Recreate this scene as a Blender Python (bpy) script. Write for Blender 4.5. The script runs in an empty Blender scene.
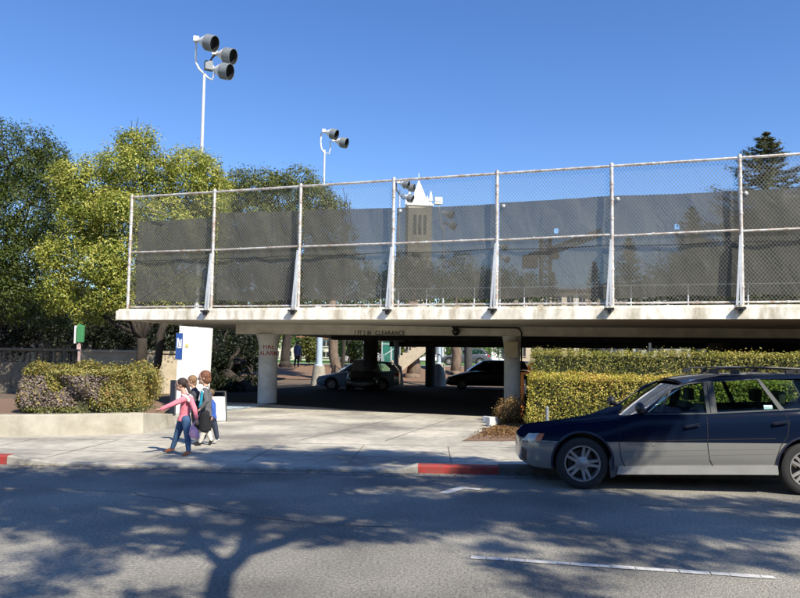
import bpy, bmesh, math, random
import numpy as np
from mathutils import Vector, Matrix
random.seed(7); rng = np.random.default_rng(11)
scene = bpy.context.scene
col = scene.collection
R = math.radians
# ------------------------------------------------------------------ camera
F = 726.0; H = 1.55; PITCH = R(4.0); ROLL = 0.014; SH = 12.0
fwd = Vector((0, math.cos(PITCH), math.sin(PITCH)))
up0 = Vector((0, -math.sin(PITCH), math.cos(PITCH)))
rt0 = Vector((1, 0, 0))
RT = rt0*math.cos(ROLL) + up0*math.sin(ROLL)
UP = -rt0*math.sin(ROLL) + up0*math.cos(ROLL)
CAM = Vector((0, 0, H))
cd = bpy.data.cameras.new('camera'); cam = bpy.data.objects.new('camera', cd); col.objects.link(cam)
m = Matrix.Identity(4)
for i in range(3):
    m[i][0] = RT[i]; m[i][1] = UP[i]; m[i][2] = -fwd[i]; m[i][3] = CAM[i]
cam.matrix_world = m
cd.sensor_width = 36; cd.lens = F/800*36; cd.shift_y = SH/800; cd.clip_end = 3000; cd.clip_start = 0.05
scene.camera = cam
def ray(px, py):
    return fwd*F + RT*(px-400) - UP*(py-299-SH)
def gp(px, py, z=0.0):
    r = ray(px, py); t = (z-H)/r.z
    return CAM + r*t
def at(px, py, Y):
    r = ray(px, py); return CAM + r*(Y/r.y)
def prj(p):
    d = p-CAM; w = d.dot(fwd)
    return (400+F*d.dot(RT)/w, 299+SH-F*d.dot(UP)/w)
# ------------------------------------------------------------------ light
SUNV = Vector((0.65, -0.85, 1.0)).normalized()
world = bpy.data.worlds.new('World'); scene.world = world; world.use_nodes = True
nt = world.node_tree; nt.nodes.clear()
wo = nt.nodes.new('ShaderNodeOutputWorld'); bg = nt.nodes.new('ShaderNodeBackground'); sk = nt.nodes.new('ShaderNodeTexSky')
sk.sky_type = 'NISHITA'; sk.sun_disc = False
sk.sun_elevation = math.asin(SUNV.z); sk.sun_rotation = math.atan2(SUNV.x, SUNV.y)
sk.air_density = 1.0; sk.dust_density = 0.1; sk.ozone_density = 3.0; sk.altitude = 100
bg.inputs['Strength'].default_value = 0.124
hs = nt.nodes.new('ShaderNodeHueSaturation'); hs.inputs['Saturation'].default_value = 1.22; hs.inputs['Hue'].default_value = 0.511; nt.links.new(sk.outputs[0], hs.inputs['Color']); nt.links.new(hs.outputs[0], bg.inputs[0]); nt.links.new(bg.outputs[0], wo.inputs[0])
sl = bpy.data.lights.new('sun', 'SUN'); so = bpy.data.objects.new('sun', sl); col.objects.link(so)
sl.energy = 5.0; sl.angle = R(0.5); sl.color = (1.0, 0.925, 0.79)
so.rotation_euler = SUNV.to_track_quat('Z', 'Y').to_euler()
scene.view_settings.view_transform = 'Standard'; scene.view_settings.look = 'None'
scene.view_settings.exposure = 0.62; scene.view_settings.gamma = 1
scene.render.engine = 'CYCLES'
scene.cycles.transparent_max_bounces = 32
# ------------------------------------------------------------------ materials
MATS = {}
def mat(name, base, rough=0.8, var=0.0, vscale=5.0, metal=0.0, bump=0.0, bscale=40.0, base2=None, stretch=None, spec=0.5, coat=0.0, vscale2=None):
    if name in MATS: return MATS[name]
    M = bpy.data.materials.new(name); M.use_nodes = True; MATS[name] = M
    n = M.node_tree; b = n.nodes['Principled BSDF']
    b.inputs['Roughness'].default_value = rough; b.inputs['Metallic'].default_value = metal
    b.inputs['Specular IOR Level'].default_value = spec; b.inputs['Coat Weight'].default_value = coat
    b.inputs['Base Color'].default_value = (*base, 1)
    tc = n.nodes.new('ShaderNodeTexCoord'); mp = n.nodes.new('ShaderNodeMapping')
    n.links.new(tc.outputs['Object'], mp.inputs['Vector'])
    if stretch: mp.inputs['Scale'].default_value = stretch
    if var or base2:
        nz = n.nodes.new('ShaderNodeTexNoise'); nz.inputs['Scale'].default_value = vscale; nz.inputs['Detail'].default_value = 8; nz.inputs['Roughness'].default_value = 0.65
        n.links.new(mp.outputs[0], nz.inputs['Vector'])
        cr = n.nodes.new('ShaderNodeValToRGB'); n.links.new(nz.outputs['Fac'], cr.inputs[0])
        c2 = base2 if base2 else tuple(c*(1-var) for c in base)
        c1 = tuple(min(1, c*(1+var*0.5)) for c in base)
        cr.color_ramp.elements[0].position = 0.32; cr.color_ramp.elements[0].color = (*c2, 1)
        cr.color_ramp.elements[1].position = 0.62; cr.color_ramp.elements[1].color = (*c1, 1)
        out = cr.outputs[0]
        if vscale2:
            n2 = n.nodes.new('ShaderNodeTexNoise'); n2.inputs['Scale'].default_value = vscale2; n2.inputs['Detail'].default_value = 3
            n.links.new(tc.outputs['Object'], n2.inputs['Vector'])
            c3 = n.nodes.new('ShaderNodeValToRGB'); n.links.new(n2.outputs['Fac'], c3.inputs[0])
            c3.color_ramp.elements[0].position = 0.35; c3.color_ramp.elements[0].color = (0.55, 0.55, 0.55, 1)
            c3.color_ramp.elements[1].position = 0.65; c3.color_ramp.elements[1].color = (1.3, 1.28, 1.22, 1)
            mx = n.nodes.new('ShaderNodeMix'); mx.data_type = 'RGBA'; mx.blend_type = 'MULTIPLY'; mx.inputs[0].default_value = 1
            n.links.new(out, mx.inputs[6]); n.links.new(c3.outputs[0], mx.inputs[7]); out = mx.outputs[2]
        n.links.new(out, b.inputs['Base Color'])
    if bump:
        nb = n.nodes.new('ShaderNodeTexNoise'); nb.inputs['Scale'].default_value = bscale; nb.inputs['Detail'].default_value = 5
        n.links.new(tc.outputs['Object'], nb.inputs['Vector'])
        bp = n.nodes.new('ShaderNodeBump'); bp.inputs['Strength'].default_value = bump; bp.inputs['Distance'].default_value = 0.02
        n.links.new(nb.outputs['Fac'], bp.inputs['Height']); n.links.new(bp.outputs[0], b.inputs['Normal'])
    return M
def leafmat(name, cols, trans=0.25, rough=0.55):
    """cols: list of (pos, rgb) along the per-leaf attribute 'rnd'"""
    M = bpy.data.materials.new(name); M.use_nodes = True; n = M.node_tree
    b = n.nodes['Principled BSDF']; o = n.nodes['Material Output']
    a = n.nodes.new('ShaderNodeAttribute'); a.attribute_name = 'rnd'
    cr = n.nodes.new('ShaderNodeValToRGB'); n.links.new(a.outputs['Fac'], cr.inputs[0])
    e = cr.color_ramp.elements
    e[0].position = cols[0][0]; e[0].color = (*cols[0][1], 1); e[1].position = cols[-1][0]; e[1].color = (*cols[-1][1], 1)
    for p, c in cols[1:-1]:
        x = e.new(p); x.color = (*c, 1)
    n.links.new(cr.outputs[0], b.inputs['Base Color']); b.inputs['Roughness'].default_value = rough
    t = n.nodes.new('ShaderNodeBsdfTranslucent'); n.links.new(cr.outputs[0], t.inputs[0])
    mx = n.nodes.new('ShaderNodeMixShader'); mx.inputs[0].default_value = trans
    n.links.new(b.outputs[0], mx.inputs[1]); n.links.new(t.outputs[0], mx.inputs[2]); n.links.new(mx.outputs[0], o.inputs[0])
    return M
def netmat(name, c, alpha):
    """woven cloth: each thread opaque, the open weave lets light straight through"""
    M = bpy.data.materials.new(name); M.use_nodes = True; n = M.node_tree
    b = n.nodes['Principled BSDF']; o = n.nodes['Material Output']; b.inputs['Roughness'].default_value = 0.9
    tc = n.nodes.new('ShaderNodeTexCoord')
    nz = n.nodes.new('ShaderNodeTexNoise'); nz.inputs['Scale'].default_value = 0.9; nz.inputs['Detail'].default_value = 7
    n.links.new(tc.outputs['Object'], nz.inputs['Vector'])
    cr = n.nodes.new('ShaderNodeValToRGB'); n.links.new(nz.outputs['Fac'], cr.inputs[0])
    cr.color_ramp.elements[0].position = 0.3; cr.color_ramp.elements[0].color = (*[x*0.75 for x in c], 1)
    cr.color_ramp.elements[1].position = 0.7; cr.color_ramp.elements[1].color = (*[x*1.2 for x in c], 1)
    n.links.new(cr.outputs[0], b.inputs['Base Color'])
    mpb = n.nodes.new('ShaderNodeMapping'); mpb.inputs['Scale'].default_value = (1,1,.55); mpb.inputs['Rotation'].default_value = (.5,.7,0); n.links.new(tc.outputs['Object'], mpb.inputs[0])
    nb = n.nodes.new('ShaderNodeTexNoise'); nb.inputs['Scale'].default_value = 2.2; nb.inputs['Detail'].default_value = 4; nb.inputs['Distortion'].default_value = 1.2; n.links.new(mpb.outputs[0], nb.inputs['Vector'])
    bp = n.nodes.new('ShaderNodeBump'); bp.inputs['Strength'].default_value = 1; bp.inputs['Distance'].default_value = .055; n.links.new(nb.outputs['Fac'], bp.inputs['Height']); n.links.new(bp.outputs[0], b.inputs['Normal'])
    t = n.nodes.new('ShaderNodeBsdfTransparent'); mx = n.nodes.new('ShaderNodeMixShader'); mx.inputs[0].default_value = alpha
    n.links.new(b.outputs[0], mx.inputs[1]); n.links.new(t.outputs[0], mx.inputs[2]); n.links.new(mx.outputs[0], o.inputs[0])
    return M
def glassmat(name, tint, refl=0.12):
    M = bpy.data.materials.new(name); M.use_nodes = True; n = M.node_tree; n.nodes.clear()
    o = n.nodes.new('ShaderNodeOutputMaterial'); t = n.nodes.new('ShaderNodeBsdfTransparent'); t.inputs[0].default_value = (*tint, 1)
    g = n.nodes.new('ShaderNodeBsdfGlossy'); g.inputs['Roughness'].default_value = 0.02
    fr = n.nodes.new('ShaderNodeFresnel'); fr.inputs[0].default_value = 1.4
    mx = n.nodes.new('ShaderNodeMixShader'); n.links.new(fr.outputs[0], mx.inputs[0])
    n.links.new(t.outputs[0], mx.inputs[1]); n.links.new(g.outputs[0], mx.inputs[2]); n.links.new(mx.outputs[0], o.inputs[0])
    return M
# ------------------------------------------------------------------ mesh helpers
class MB:
    def __init__(s): s.v = []; s.f = []
    def quad(s, a, b, c, d):
        n = len(s.v); s.v += [Vector(a), Vector(b), Vector(c), Vector(d)]; s.f.append((n, n+1, n+2, n+3))
    def box(s, c, d, rz=0.0, M4=None):
        n = len(s.v); cx, sx = math.cos(rz), math.sin(rz)
        for k in range(8):
            x = (-.5 if k & 1 == 0 else .5)*d[0]; y = (-.5 if k & 2 == 0 else .5)*d[1]; z = (-.5 if k & 4 == 0 else .5)*d[2]
            s.v.append(Vector((c[0]+x*cx-y*sx, c[1]+x*sx+y*cx, c[2]+z)))
        for q in ((0,2,3,1),(4,5,7,6),(0,1,5,4),(2,6,7,3),(0,4,6,2),(1,3,7,5)): s.f.append(tuple(n+i for i in q))
        return s
    def bar(s, a, b, w, h=None, upv=(0,0,1)):
        a = Vector(a); b = Vector(b); h = h or w; d = (b-a).normalized(); u = Vector(upv)
        if abs(d.dot(u)) > .98: u = Vector((1,0,0))
        x = d.cross(u).normalized(); y = x.cross(d); n = len(s.v)
        for p in (a, b):
            for i, j in ((-1,-1),(1,-1),(1,1),(-1,1)): s.v.append(p+x*i*w/2+y*j*h/2)
        for q in ((3,2,1,0),(4,5,6,7),(0,1,5,4),(1,2,6,5),(2,3,7,6),(3,0,4,7)): s.f.append(tuple(n+i for i in q))
        return s
    def tube(s, pts, rad, seg=8, cap=True):
        pts = [Vector(p) for p in pts]
        if not hasattr(rad, '__len__'): rad = [rad]*len(pts)
        n0 = len(s.v); prev = None
        for i, p in enumerate(pts):
            d = (pts[min(i+1, len(pts)-1)]-pts[max(i-1, 0)]).normalized()
            if prev is None:
                u = Vector((0,0,1)) if abs(d.z) < .9 else Vector((1,0,0)); x = d.cross(u).normalized()
            else: x = (prev-d*prev.dot(d)).normalized()
            prev = x; y = d.cross(x)
            for k in range(seg):
                a = 2*math.pi*k/seg; s.v.append(p+(x*math.cos(a)+y*math.sin(a))*rad[i])
        for i in range(len(pts)-1):
            for k in range(seg):
                a = n0+i*seg+k; b = n0+i*seg+(k+1) % seg; s.f.append((a, b, b+seg, a+seg))
        if cap:
            s.f.append(tuple(n0+k for k in range(seg))[::-1]); s.f.append(tuple(n0+(len(pts)-1)*seg+k for k in range(seg)))
        return s
    def lathe(s, prof, o, axis, seg=24, close=False):
        o = Vector(o); ax = Vector(axis).normalized(); u = Vector((0,0,1)) if abs(ax.z) < .9 else Vector((1,0,0))
        x = ax.cross(u).normalized(); y = ax.cross(x); n0 = len(s.v)
        for r, t in prof:
            for k in range(seg):
                a = 2*math.pi*k/seg; s.v.append(o+ax*t+(x*math.cos(a)+y*math.sin(a))*max(r, 1e-4))
        m_ = len(prof)
        for i in range(m_ if close else m_-1):
            j = (i+1) % m_
            for k in range(seg):
                s.f.append((n0+i*seg+k, n0+i*seg+(k+1) % seg, n0+j*seg+(k+1) % seg, n0+j*seg+k))
        return s
    def prism(s, poly, off):
        """poly: list of 3D points, off: extrusion vector"""
        n = len(s.v); k = len(poly); off = Vector(off)
        s.v += [Vector(p) for p in poly]+[Vector(p)+off for p in poly]
        s.f.append(tuple(range(n, n+k))); s.f.append(tuple(range(n+2*k-1, n+k-1, -1)))
        for i in range(k):
            j = (i+1) % k; s.f.append((n+i, n+k+i, n+k+j, n+j))
        return s
    def ell(s, c, r, seg=12, rings=8, rot=None):
        n0 = len(s.v); c = Vector(c)
        for i in range(rings+1):
            t = math.pi*i/rings
            for k in range(seg):
                a = 2*math.pi*k/seg
                v = Vector((r[0]*math.sin(t)*math.cos(a), r[1]*math.sin(t)*math.sin(a), r[2]*math.cos(t)))
                if rot: v = rot @ v
                s.v.append(c+v)
        for i in range(rings):
            for k in range(seg):
                s.f.append((n0+i*seg+k, n0+(i+1)*seg+k, n0+(i+1)*seg+(k+1) % seg, n0+i*seg+(k+1) % seg))
        return s
    def build(s, name, m_, parent=None, smooth=False, fix=True, bevel=0):
        me = bpy.data.meshes.new(name); me.from_pydata([tuple(v) for v in s.v], [], s.f); me.materials.append(m_)
        bm = bmesh.new(); bm.from_mesh(me)
        if fix:
            bmesh.ops.remove_doubles(bm, verts=bm.verts, dist=1e-5); bmesh.ops.recalc_face_normals(bm, faces=bm.faces)
        if bevel:
            es = [e for e in bm.edges if len(e.link_faces) == 2 and e.calc_face_angle(0) > 0.6]
            bmesh.ops.bevel(bm, geom=es, offset=bevel, segments=2, affect='EDGES', profile=0.6)
        bm.to_mesh(me); bm.free()
        if smooth:
            me.polygons.foreach_set('use_smooth', [True]*len(me.polygons))
            if smooth != 2: me.set_sharp_from_angle(angle=R(40))
        o = bpy.data.objects.new(name, me); col.objects.link(o)
        if parent: o.parent = parent
        return o
def tag(o, label=None, cat=None, group=None, kind=None):
    if label: o['label'] = label
    if cat: o['category'] = cat
    if group: o['group'] = group
    if kind: o['kind'] = kind
    return o
def empty(name, loc=(0,0,0), rz=0.0):
    o = bpy.data.objects.new(name, None); col.objects.link(o); o.location = loc; o.rotation_euler = (0,0,rz); o.empty_display_size = .2
    return o
def struct(o): o['kind'] = 'structure'; return o
def quads_mesh(name, V, m_, parent=None, rnd=None):
    """V: (n,4,3) array of quads, rnd: (n,) attribute"""
    n = len(V); me = bpy.data.meshes.new(name)
    me.vertices.add(n*4); me.vertices.foreach_set('co', V.astype(np.float32).ravel())
    me.loops.add(n*4); me.loops.foreach_set('vertex_index', np.arange(n*4, dtype=np.int32))
    me.polygons.add(n); me.polygons.foreach_set('loop_start', np.arange(0, n*4, 4, dtype=np.int32))
    me.polygons.foreach_set('loop_total', np.full(n, 4, dtype=np.int32))
    me.update(calc_edges=True); me.materials.append(m_)
    if rnd is not None:
        a = me.attributes.new('rnd', 'FLOAT', 'FACE'); a.data.foreach_set('value', rnd.astype(np.float32))
    o = bpy.data.objects.new(name, me); col.objects.link(o)
    if parent: o.parent = parent
    return o
def leaves(P, N, size, aspect=0.45, jit=0.55):
    """one rhombic leaf at each point, facing roughly along N"""
    n = len(P); d = N + rng.normal(0, jit, (n,3)); d /= np.linalg.norm(d, axis=1)[:,None]+1e-9
    t = rng.normal(0, 1, (n,3)); t -= d*(t*d).sum(1)[:,None]; t /= np.linalg.norm(t, axis=1)[:,None]+1e-9
    b = np.cross(d, t); s = size*rng.uniform(.65, 1.3, n)[:,None]
    fold = d*s*0.15
    return np.stack([P-t*s*.5, P+b*s*aspect*.5+fold, P+t*s*.5, P-b*s*aspect*.5+fold], axis=1)
def crown_points(blobs, n, shell=0.75, lump=0.35, cl=0.0, per=1):
    """points scattered near the shells of the ellipsoids; returns P,N,outwardness"""
    B = np.array(blobs, float); vol = (B[:,3]*B[:,4]*B[:,5])**(2/3); pr = vol/vol.sum()
    nc = max(1, n//per)
    idx = rng.choice(len(B), nc, p=pr); d = rng.normal(0,1,(nc,3)); d /= np.linalg.norm(d,axis=1)[:,None]
    rr = shell+(1-shell)*rng.random(nc)**0.6
    k = 2.3
    ph = idx*1.7
    rr *= 1+lump*(np.sin(d[:,0]*k*2+ph)*np.sin(d[:,1]*k*2.3+ph*2)*np.cos(d[:,2]*k*2.1+ph*.7)) + lump*.35*np.sin(d[:,0]*9+ph*3)*np.sin(d[:,2]*8+ph)
    P = B[idx,:3]+d*B[idx,3:]*rr[:,None]
    if per > 1:
        P = np.repeat(P, per, 0); d = np.repeat(d, per, 0); rr = np.repeat(rr, per); q = rng.normal(0, 1, P.shape)
        P = P+q*cl; cid = np.repeat(rng.random(nc), per)
    else: cid = rng.random(len(P))
    keep = np.ones(len(P), bool)
    for j in range(len(B)):      # drop points deep inside another blob
        q = (P-B[j,:3])/B[j,3:]; keep &= (q*q).sum(1) > 0.30
    return P[keep], d[keep], rr[keep], cid[keep]
def limb(mb, a, b, r0, r1, wob=0.06, n=6, sag=0.0):
    a = Vector(a); b = Vector(b); L = (b-a).length; pts = []; rr = []
    for i in range(n+1):
        t = i/n; p = a.lerp(b, t)
        if 0 < i < n: p += Vector((random.uniform(-1,1), random.uniform(-1,1), random.uniform(-.5,.5)))*L*wob
        p.z += math.sin(t*math.pi)*sag*L
        pts.append(p); rr.append(r0+(r1-r0)*t)
    mb.tube(pts, rr, 8)
def copy_tree(o, parent=None):
    c = o.copy(); col.objects.link(c)
    if parent: c.parent = parent
    for ch in [x for x in bpy.data.objects if x.parent == o]: copy_tree(ch, c)
    return c
def text_mesh(name, s, size, m_, parent, M4, depth=0.004, bold=0.0):
    cu = bpy.data.curves.new(name, 'FONT'); cu.body = s; cu.size = size; cu.extrude = depth; cu.align_x = 'CENTER'; cu.align_y = 'CENTER'; cu.offset = bold; cu.space_character = 1.12
    o = bpy.data.objects.new(name, cu); col.objects.link(o)
    dg = bpy.context.evaluated_depsgraph_get(); me = bpy.data.meshes.new_from_object(o.evaluated_get(dg))
    bpy.data.objects.remove(o); me.materials.clear(); me.materials.append(m_)
    me.transform(M4); t = bpy.data.objects.new(name, me); col.objects.link(t); t.parent = parent
    return t
# ------------------------------------------------------------------ frames
O1 = at(127.5, 311, 23.1); O2 = at(743, 307.5, 17.45); SP = (O2-O1).length/6
U = (O2-O1).normalized(); Uh = Vector((U.x, U.y, 0)).normalized(); V = Vector((-Uh.y, Uh.x, 0)); Z = Vector((0,0,1))
GA = math.atan2(Uh.y, Uh.x)
def G(a, b, z=0.0):            # garage frame: along the fascia, back from it, z above the deck edge
    return O1+U*a+V*b+Z*z
def Gz(a, b, z):               # same, absolute height
    p = O1+U*a+V*b; p.z = z; return p
K0 = gp(0, 464.5); K1 = gp(500, 475); KD = (K1-K0).normalized(); KN = Vector((-KD.y, KD.x, 0)); KA = math.atan2(KD.y, KD.x)
def S(a, b, z=0.0): p = K0+KD*a+KN*b; p.z = z; return p     # street frame
LZ = 0.04                      # height of the land above the gutter
# ------------------------------------------------------------------ materials
asphalt = mat('asphalt', (0.34,0.322,0.28), 0.92, vscale=38, base2=(0.13,0.125,0.112), bump=0.9, bscale=70, vscale2=0.45)
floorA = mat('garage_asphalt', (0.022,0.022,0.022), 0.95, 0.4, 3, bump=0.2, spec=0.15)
concrete = mat('concrete', (0.40,0.375,0.32), 0.9, 0.25, 6, bump=0.2, bscale=60, vscale2=0.5)
kerbM = mat('kerb_concrete', (0.34,0.32,0.27), 0.9, 0.35, 5, bump=0.3)
redM = mat('red_kerb_paint', (0.36,0.03,0.025), 0.75, vscale=11, base2=(0.20,0.06,0.045))
jointM = mat('joint', (0.13,0.12,0.10), 0.95)
paintW = mat('road_paint', (0.64,0.63,0.59), 0.8, vscale=14, base2=(0.42,0.41,0.38))
fasciaM = mat('fascia_paint', (0.80,0.77,0.68), 0.85, 0.45, 3.0, base2=(0.42,0.36,0.25), stretch=(1,1,.35), bump=0.15)
soffM = mat('soffit_paint', (0.62,0.59,0.50), 0.9, 0.2, 2, bump=0.1)
colM = mat('column_paint', (0.62,0.61,0.56), 0.85, 0.22, 3, bump=0.15)
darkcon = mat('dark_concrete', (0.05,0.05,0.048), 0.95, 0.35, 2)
galv = mat('galvanised_steel', (0.62,0.62,0.60), 0.5, 0.3, 6, metal=0.35, base2=(0.36,0.25,0.17))
galvL = mat('galvanised_steel_clean', (0.60,0.62,0.63), 0.45, 0.12, 5, metal=0.3)
wire = mat('fence_wire', (0.25,0.24,0.21), 0.55, 0.2, 8, metal=0.4)
black = mat('black_metal', (0.02,0.02,0.02), 0.5)
blackC = mat('dull_black', (0.015,0.015,0.015), 0.7)
white = mat('white_paint', (0.80,0.80,0.78), 0.6, 0.06, 3)
dirt = mat('dirt', (0.17,0.125,0.085), 0.95, vscale=9, base2=(0.07,0.05,0.035), bump=0.6, bscale=30)
mulch = mat('mulch', (0.26,0.16,0.10), 0.95, vscale=30, base2=(0.10,0.06,0.04), bump=0.9, bscale=45)
grassM = mat('grass', (0.10,0.20,0.03), 0.9, 0.5, 8, bump=0.5)
bark = mat('bark', (0.04,0.032,0.025), 0.95, 0.5, 6, bump=0.9, bscale=22, stretch=(1,1,.3))
barkL = mat('bark_light', (0.17,0.125,0.09), 0.95, 0.4, 6, bump=0.9, bscale=22, stretch=(1,1,.3))
screenM = netmat('windscreen_cloth', (0.088,0.086,0.070), 0.135)
greenScr = netmat('green_windscreen_cloth', (0.02,0.16,0.12), 0.12)
stucco = mat('stucco', (0.46,0.39,0.28), 0.9, 0.15, 4, bump=0.2)
lf_dark = leafmat('oak_leaf', [(0,(0.02,0.034,0.006)),(.4,(0.055,0.08,0.010)),(.8,(0.105,0.135,0.015)),(1,(0.17,0.19,0.035))])
lf_yel = leafmat('pittosporum_leaf', [(0,(0.07,0.105,0.015)),(.28,(0.15,0.20,0.022)),(.55,(0.33,0.35,0.045)),(1,(0.62,0.57,0.16))], .3)
lf_ol = leafmat('olive_leaf', [(0,(0.045,0.065,0.012)),(.5,(0.12,0.14,0.022)),(1,(0.24,0.23,0.05))])
lf_bright = leafmat('bright_leaf', [(0,(0.05,0.10,0.02)),(.5,(0.13,0.24,0.04)),(1,(0.26,0.36,0.08))], .35)
lf_con = leafmat('conifer_leaf', [(0,(0.035,0.045,0.018)),(.5,(0.09,0.10,0.04)),(1,(0.18,0.17,0.07))])
lf_shade = leafmat('shaded_leaf', [(0,(0.006,0.010,0.004)),(.6,(0.018,0.028,0.008)),(.93,(0.035,0.05,0.015)),(1,(0.22,0.24,0.12))])  # shade painted into the leaf colour, with a few light specks
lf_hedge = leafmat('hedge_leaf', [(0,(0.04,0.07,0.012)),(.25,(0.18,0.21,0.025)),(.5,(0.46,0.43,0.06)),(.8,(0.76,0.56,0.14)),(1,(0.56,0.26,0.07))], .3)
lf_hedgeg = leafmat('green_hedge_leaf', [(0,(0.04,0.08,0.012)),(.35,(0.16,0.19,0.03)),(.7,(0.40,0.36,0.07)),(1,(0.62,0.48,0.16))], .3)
lf_priv = leafmat('twiggy_hedge_leaf', [(0,(0.16,0.12,0.105)),(.4,(0.33,0.26,0.225)),(.6,(0.15,0.17,0.035)),(.8,(0.36,0.31,0.07)),(1,(0.42,0.24,0.08))], .15)
lf_rust = leafmat('rusty_leaf', [(0,(0.10,0.06,0.03)),(.5,(0.34,0.19,0.07)),(1,(0.28,0.27,0.08))], .3)
# ------------------------------------------------------------------ ground, road, kerbs
def sheet(name, pts, z, m_, kind='structure'):
    mb = MB(); mb.v = [Vector((p[0], p[1], z)) for p in pts]; mb.f = [tuple(range(len(pts)))]
    o = mb.build(name, m_, fix=False)
    if o.data.polygons[0].normal.z < 0: o.data.flip_normals()
    o['kind'] = kind; return o
sheet('road', [S(-160,-14), S(160,-14), S(160,0.02), S(-160,0.02)], 0, asphalt)
sheet('near_pavement', [S(-160,-40), S(160,-40), S(160,-13.9), S(-160,-13.9)], 0.03, concrete)
# terrain beyond the kerb: flat to the back of the garage, then a gentle rise
def terr(b): 
    pts = [(-100,.02),(25.5,.02),(29,.36),(33,.62),(36,1.22),(60,1.5),(150,2.5),(900,6)]
    for (b0,z0),(b1,z1) in zip(pts, pts[1:]):
        if b <= b1: t = (b-b0)/(b1-b0); t = t*t*(3-2*t); return z0+(z1-z0)*t
    return 6
mb = MB()
As = [-500,-200,-80,-40,-20,-10,0,10,20,30,40,60,120,300,700]; Bs = [-1000]+[25+i*.8 for i in range(16)]+[38,40,45,50,55,60,75,90,120,150,220,320,500,900]
def GT(a, b): p = O1+Uh*a+V*b; p.z = terr(b); return p
for i in range(len(As)-1):
    for j in range(1, len(Bs)-1):
        mb.quad(GT(As[i],Bs[j]), GT(As[i+1],Bs[j]), GT(As[i+1],Bs[j+1]), GT(As[i],Bs[j+1]))
struct(mb.build('hillside', dirt, smooth=2))
sheet('ground', [S(-700,.2), S(700,.2), Vector(GT(700,26)), Vector(GT(-500,26))], .015, dirt)
# concrete driveway and pavement
dw_front = [S(-30,.14), S(30,.14)]
sheet('pavement', [S(-30,.14), S(30,.14), S(30,3.4), gp(520,441,LZ), gp(462,441,LZ), gp(503,421,LZ), gp(515,400,LZ), gp(240,395,LZ), gp(176,400,LZ), gp(172,424,LZ), gp(143,433.5,LZ), S(-30,3.9)], LZ, concrete)
jm = MB()
def strip(mb, a, b, w, z):
    d = (b-a); d.z = 0; n = Vector((-d.y, d.x, 0)).normalized()*w/2
    mb.quad((a.x-n.x,a.y-n.y,z),(b.x-n.x,b.y-n.y,z),(b.x+n.x,b.y+n.y,z),(a.x+n.x,a.y+n.y,z))
strip(jm, S(-29,3.0), S(29,3.0), .018, LZ+.004)
strip(jm, S(-29,1.35), S(29,1.35), .015, LZ+.004)
for i in range(-18, 20): strip(jm, S(i*1.52+.4,.5), S(i*1.52+.4,3.0), .014, LZ+.004)
for (p, q) in (((205,423),(330,412)),((300,440),(420,413)),((385,441),(455,417)),((250,418),(470,432))): strip(jm, gp(*p,LZ), gp(*q,LZ), .02, LZ+.004)
struct(jm.build('pavement_joints', jointM, fix=False))
# kerbs: dropped at the driveway, full height at the sides
def kerb(name, a0, a1, z, m_, zb=0.0, za=None):
    mb = MB(); za = z if za is None else za
    pr0 = [S(a0,0,-.05), S(a0,0,za-.02), S(a0,.03,za), S(a0,.20,za), S(a0,.20,-.05)]; pr1 = [S(a1,0,-.05), S(a1,0,z-.02), S(a1,.03,z), S(a1,.20,z), S(a1,.20,-.05)]
    n = 0; mb.v = pr0+pr1; mb.f = [(0,1,2,3,4),(9,8,7,6,5)]+[(i,i+5,(i+1)%5+5,(i+1)%5) for i in range(5)]
    return struct(mb.build(name, m_))
def salong(px, y): p = gp(px, y); return (p-K0).dot(KD)
sl0 = salong(30, 465); sr0 = salong(425, 473); sr1 = salong(499, 475); srl = salong(7, 464.6)
kerb('kerb', -60, srl-3.0, .14, kerbM)
kerb('red_kerb', srl-3.0, srl, .13, redM)
kerb('kerb', srl, srl+.7, LZ+.008, kerbM, za=.13)
kerb('kerb', srl+.7, sr0-.35, LZ+.008, kerbM)
kerb('kerb', sr0-.35, sr0-.1, .12, kerbM, za=LZ+.008)
kerb('red_kerb', sr0-.1, sr1, .112, redM)
kerb('kerb', sr1, 60, .13, mat('dark_kerb',(0.13,0.12,0.10),.9,.4,6))  # darker kerb stretch right of the red one
# gutter strip, tar cracks and painted marks on the road
sheet('gutter', [S(-60,-.32), S(60,-.32), S(60,0), S(-60,0)], .004, mat('gutter_concrete',(0.17,0.165,0.15),.9,.3,8,bump=.3))
cm = MB()
def crack(pts, w=.02):
    q = [gp(*p) for p in pts]; out = []
    for a, b in zip(q, q[1:]):
        n_ = max(2, int((b-a).length/.25))
        for i in range(n_): 
            p = a.lerp(b, i/n_); out.append(p+Vector((random.uniform(-.03,.03), random.uniform(-.05,.05), 0)))
    out.append(q[-1])
    for a, b in zip(out, out[1:]): strip(cm, a, b, w*random.uniform(.5,1.2), .005)
crack([(0,489),(120,491),(260,518),(330,524),(395,527)], .012); crack([(640,505),(700,508),(790,506)], .014)
struct(cm.build('road_cracks', mat('tar', (0.03,0.03,0.032), .6), fix=False))
pm = MB()
a, b = gp(443,493.5), gp(464,487.2); strip(pm, a, b, .13, .006); strip(pm, gp(463,488.4), gp(480,490), .10, .009)
struct(pm.build('parking_mark', paintW, fix=False))
pm = MB(); q0, q1 = gp(471,557.5), gp(776,578)
lcut = [0,.055,.135,.19,.30,.345,.44,.48,.56,.655,.70,.80,.86,.955,1.0]
for i in range(14):
    t0, t1 = lcut[i], lcut[i+1]-.0012-.003*random.random()
    a, b = q0.lerp(q1, t0), q0.lerp(q1, t1); strip(pm, a, b, .082*random.uniform(.85,1.1), .006)
struct(pm.build('lane_line', paintW, fix=False))
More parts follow.
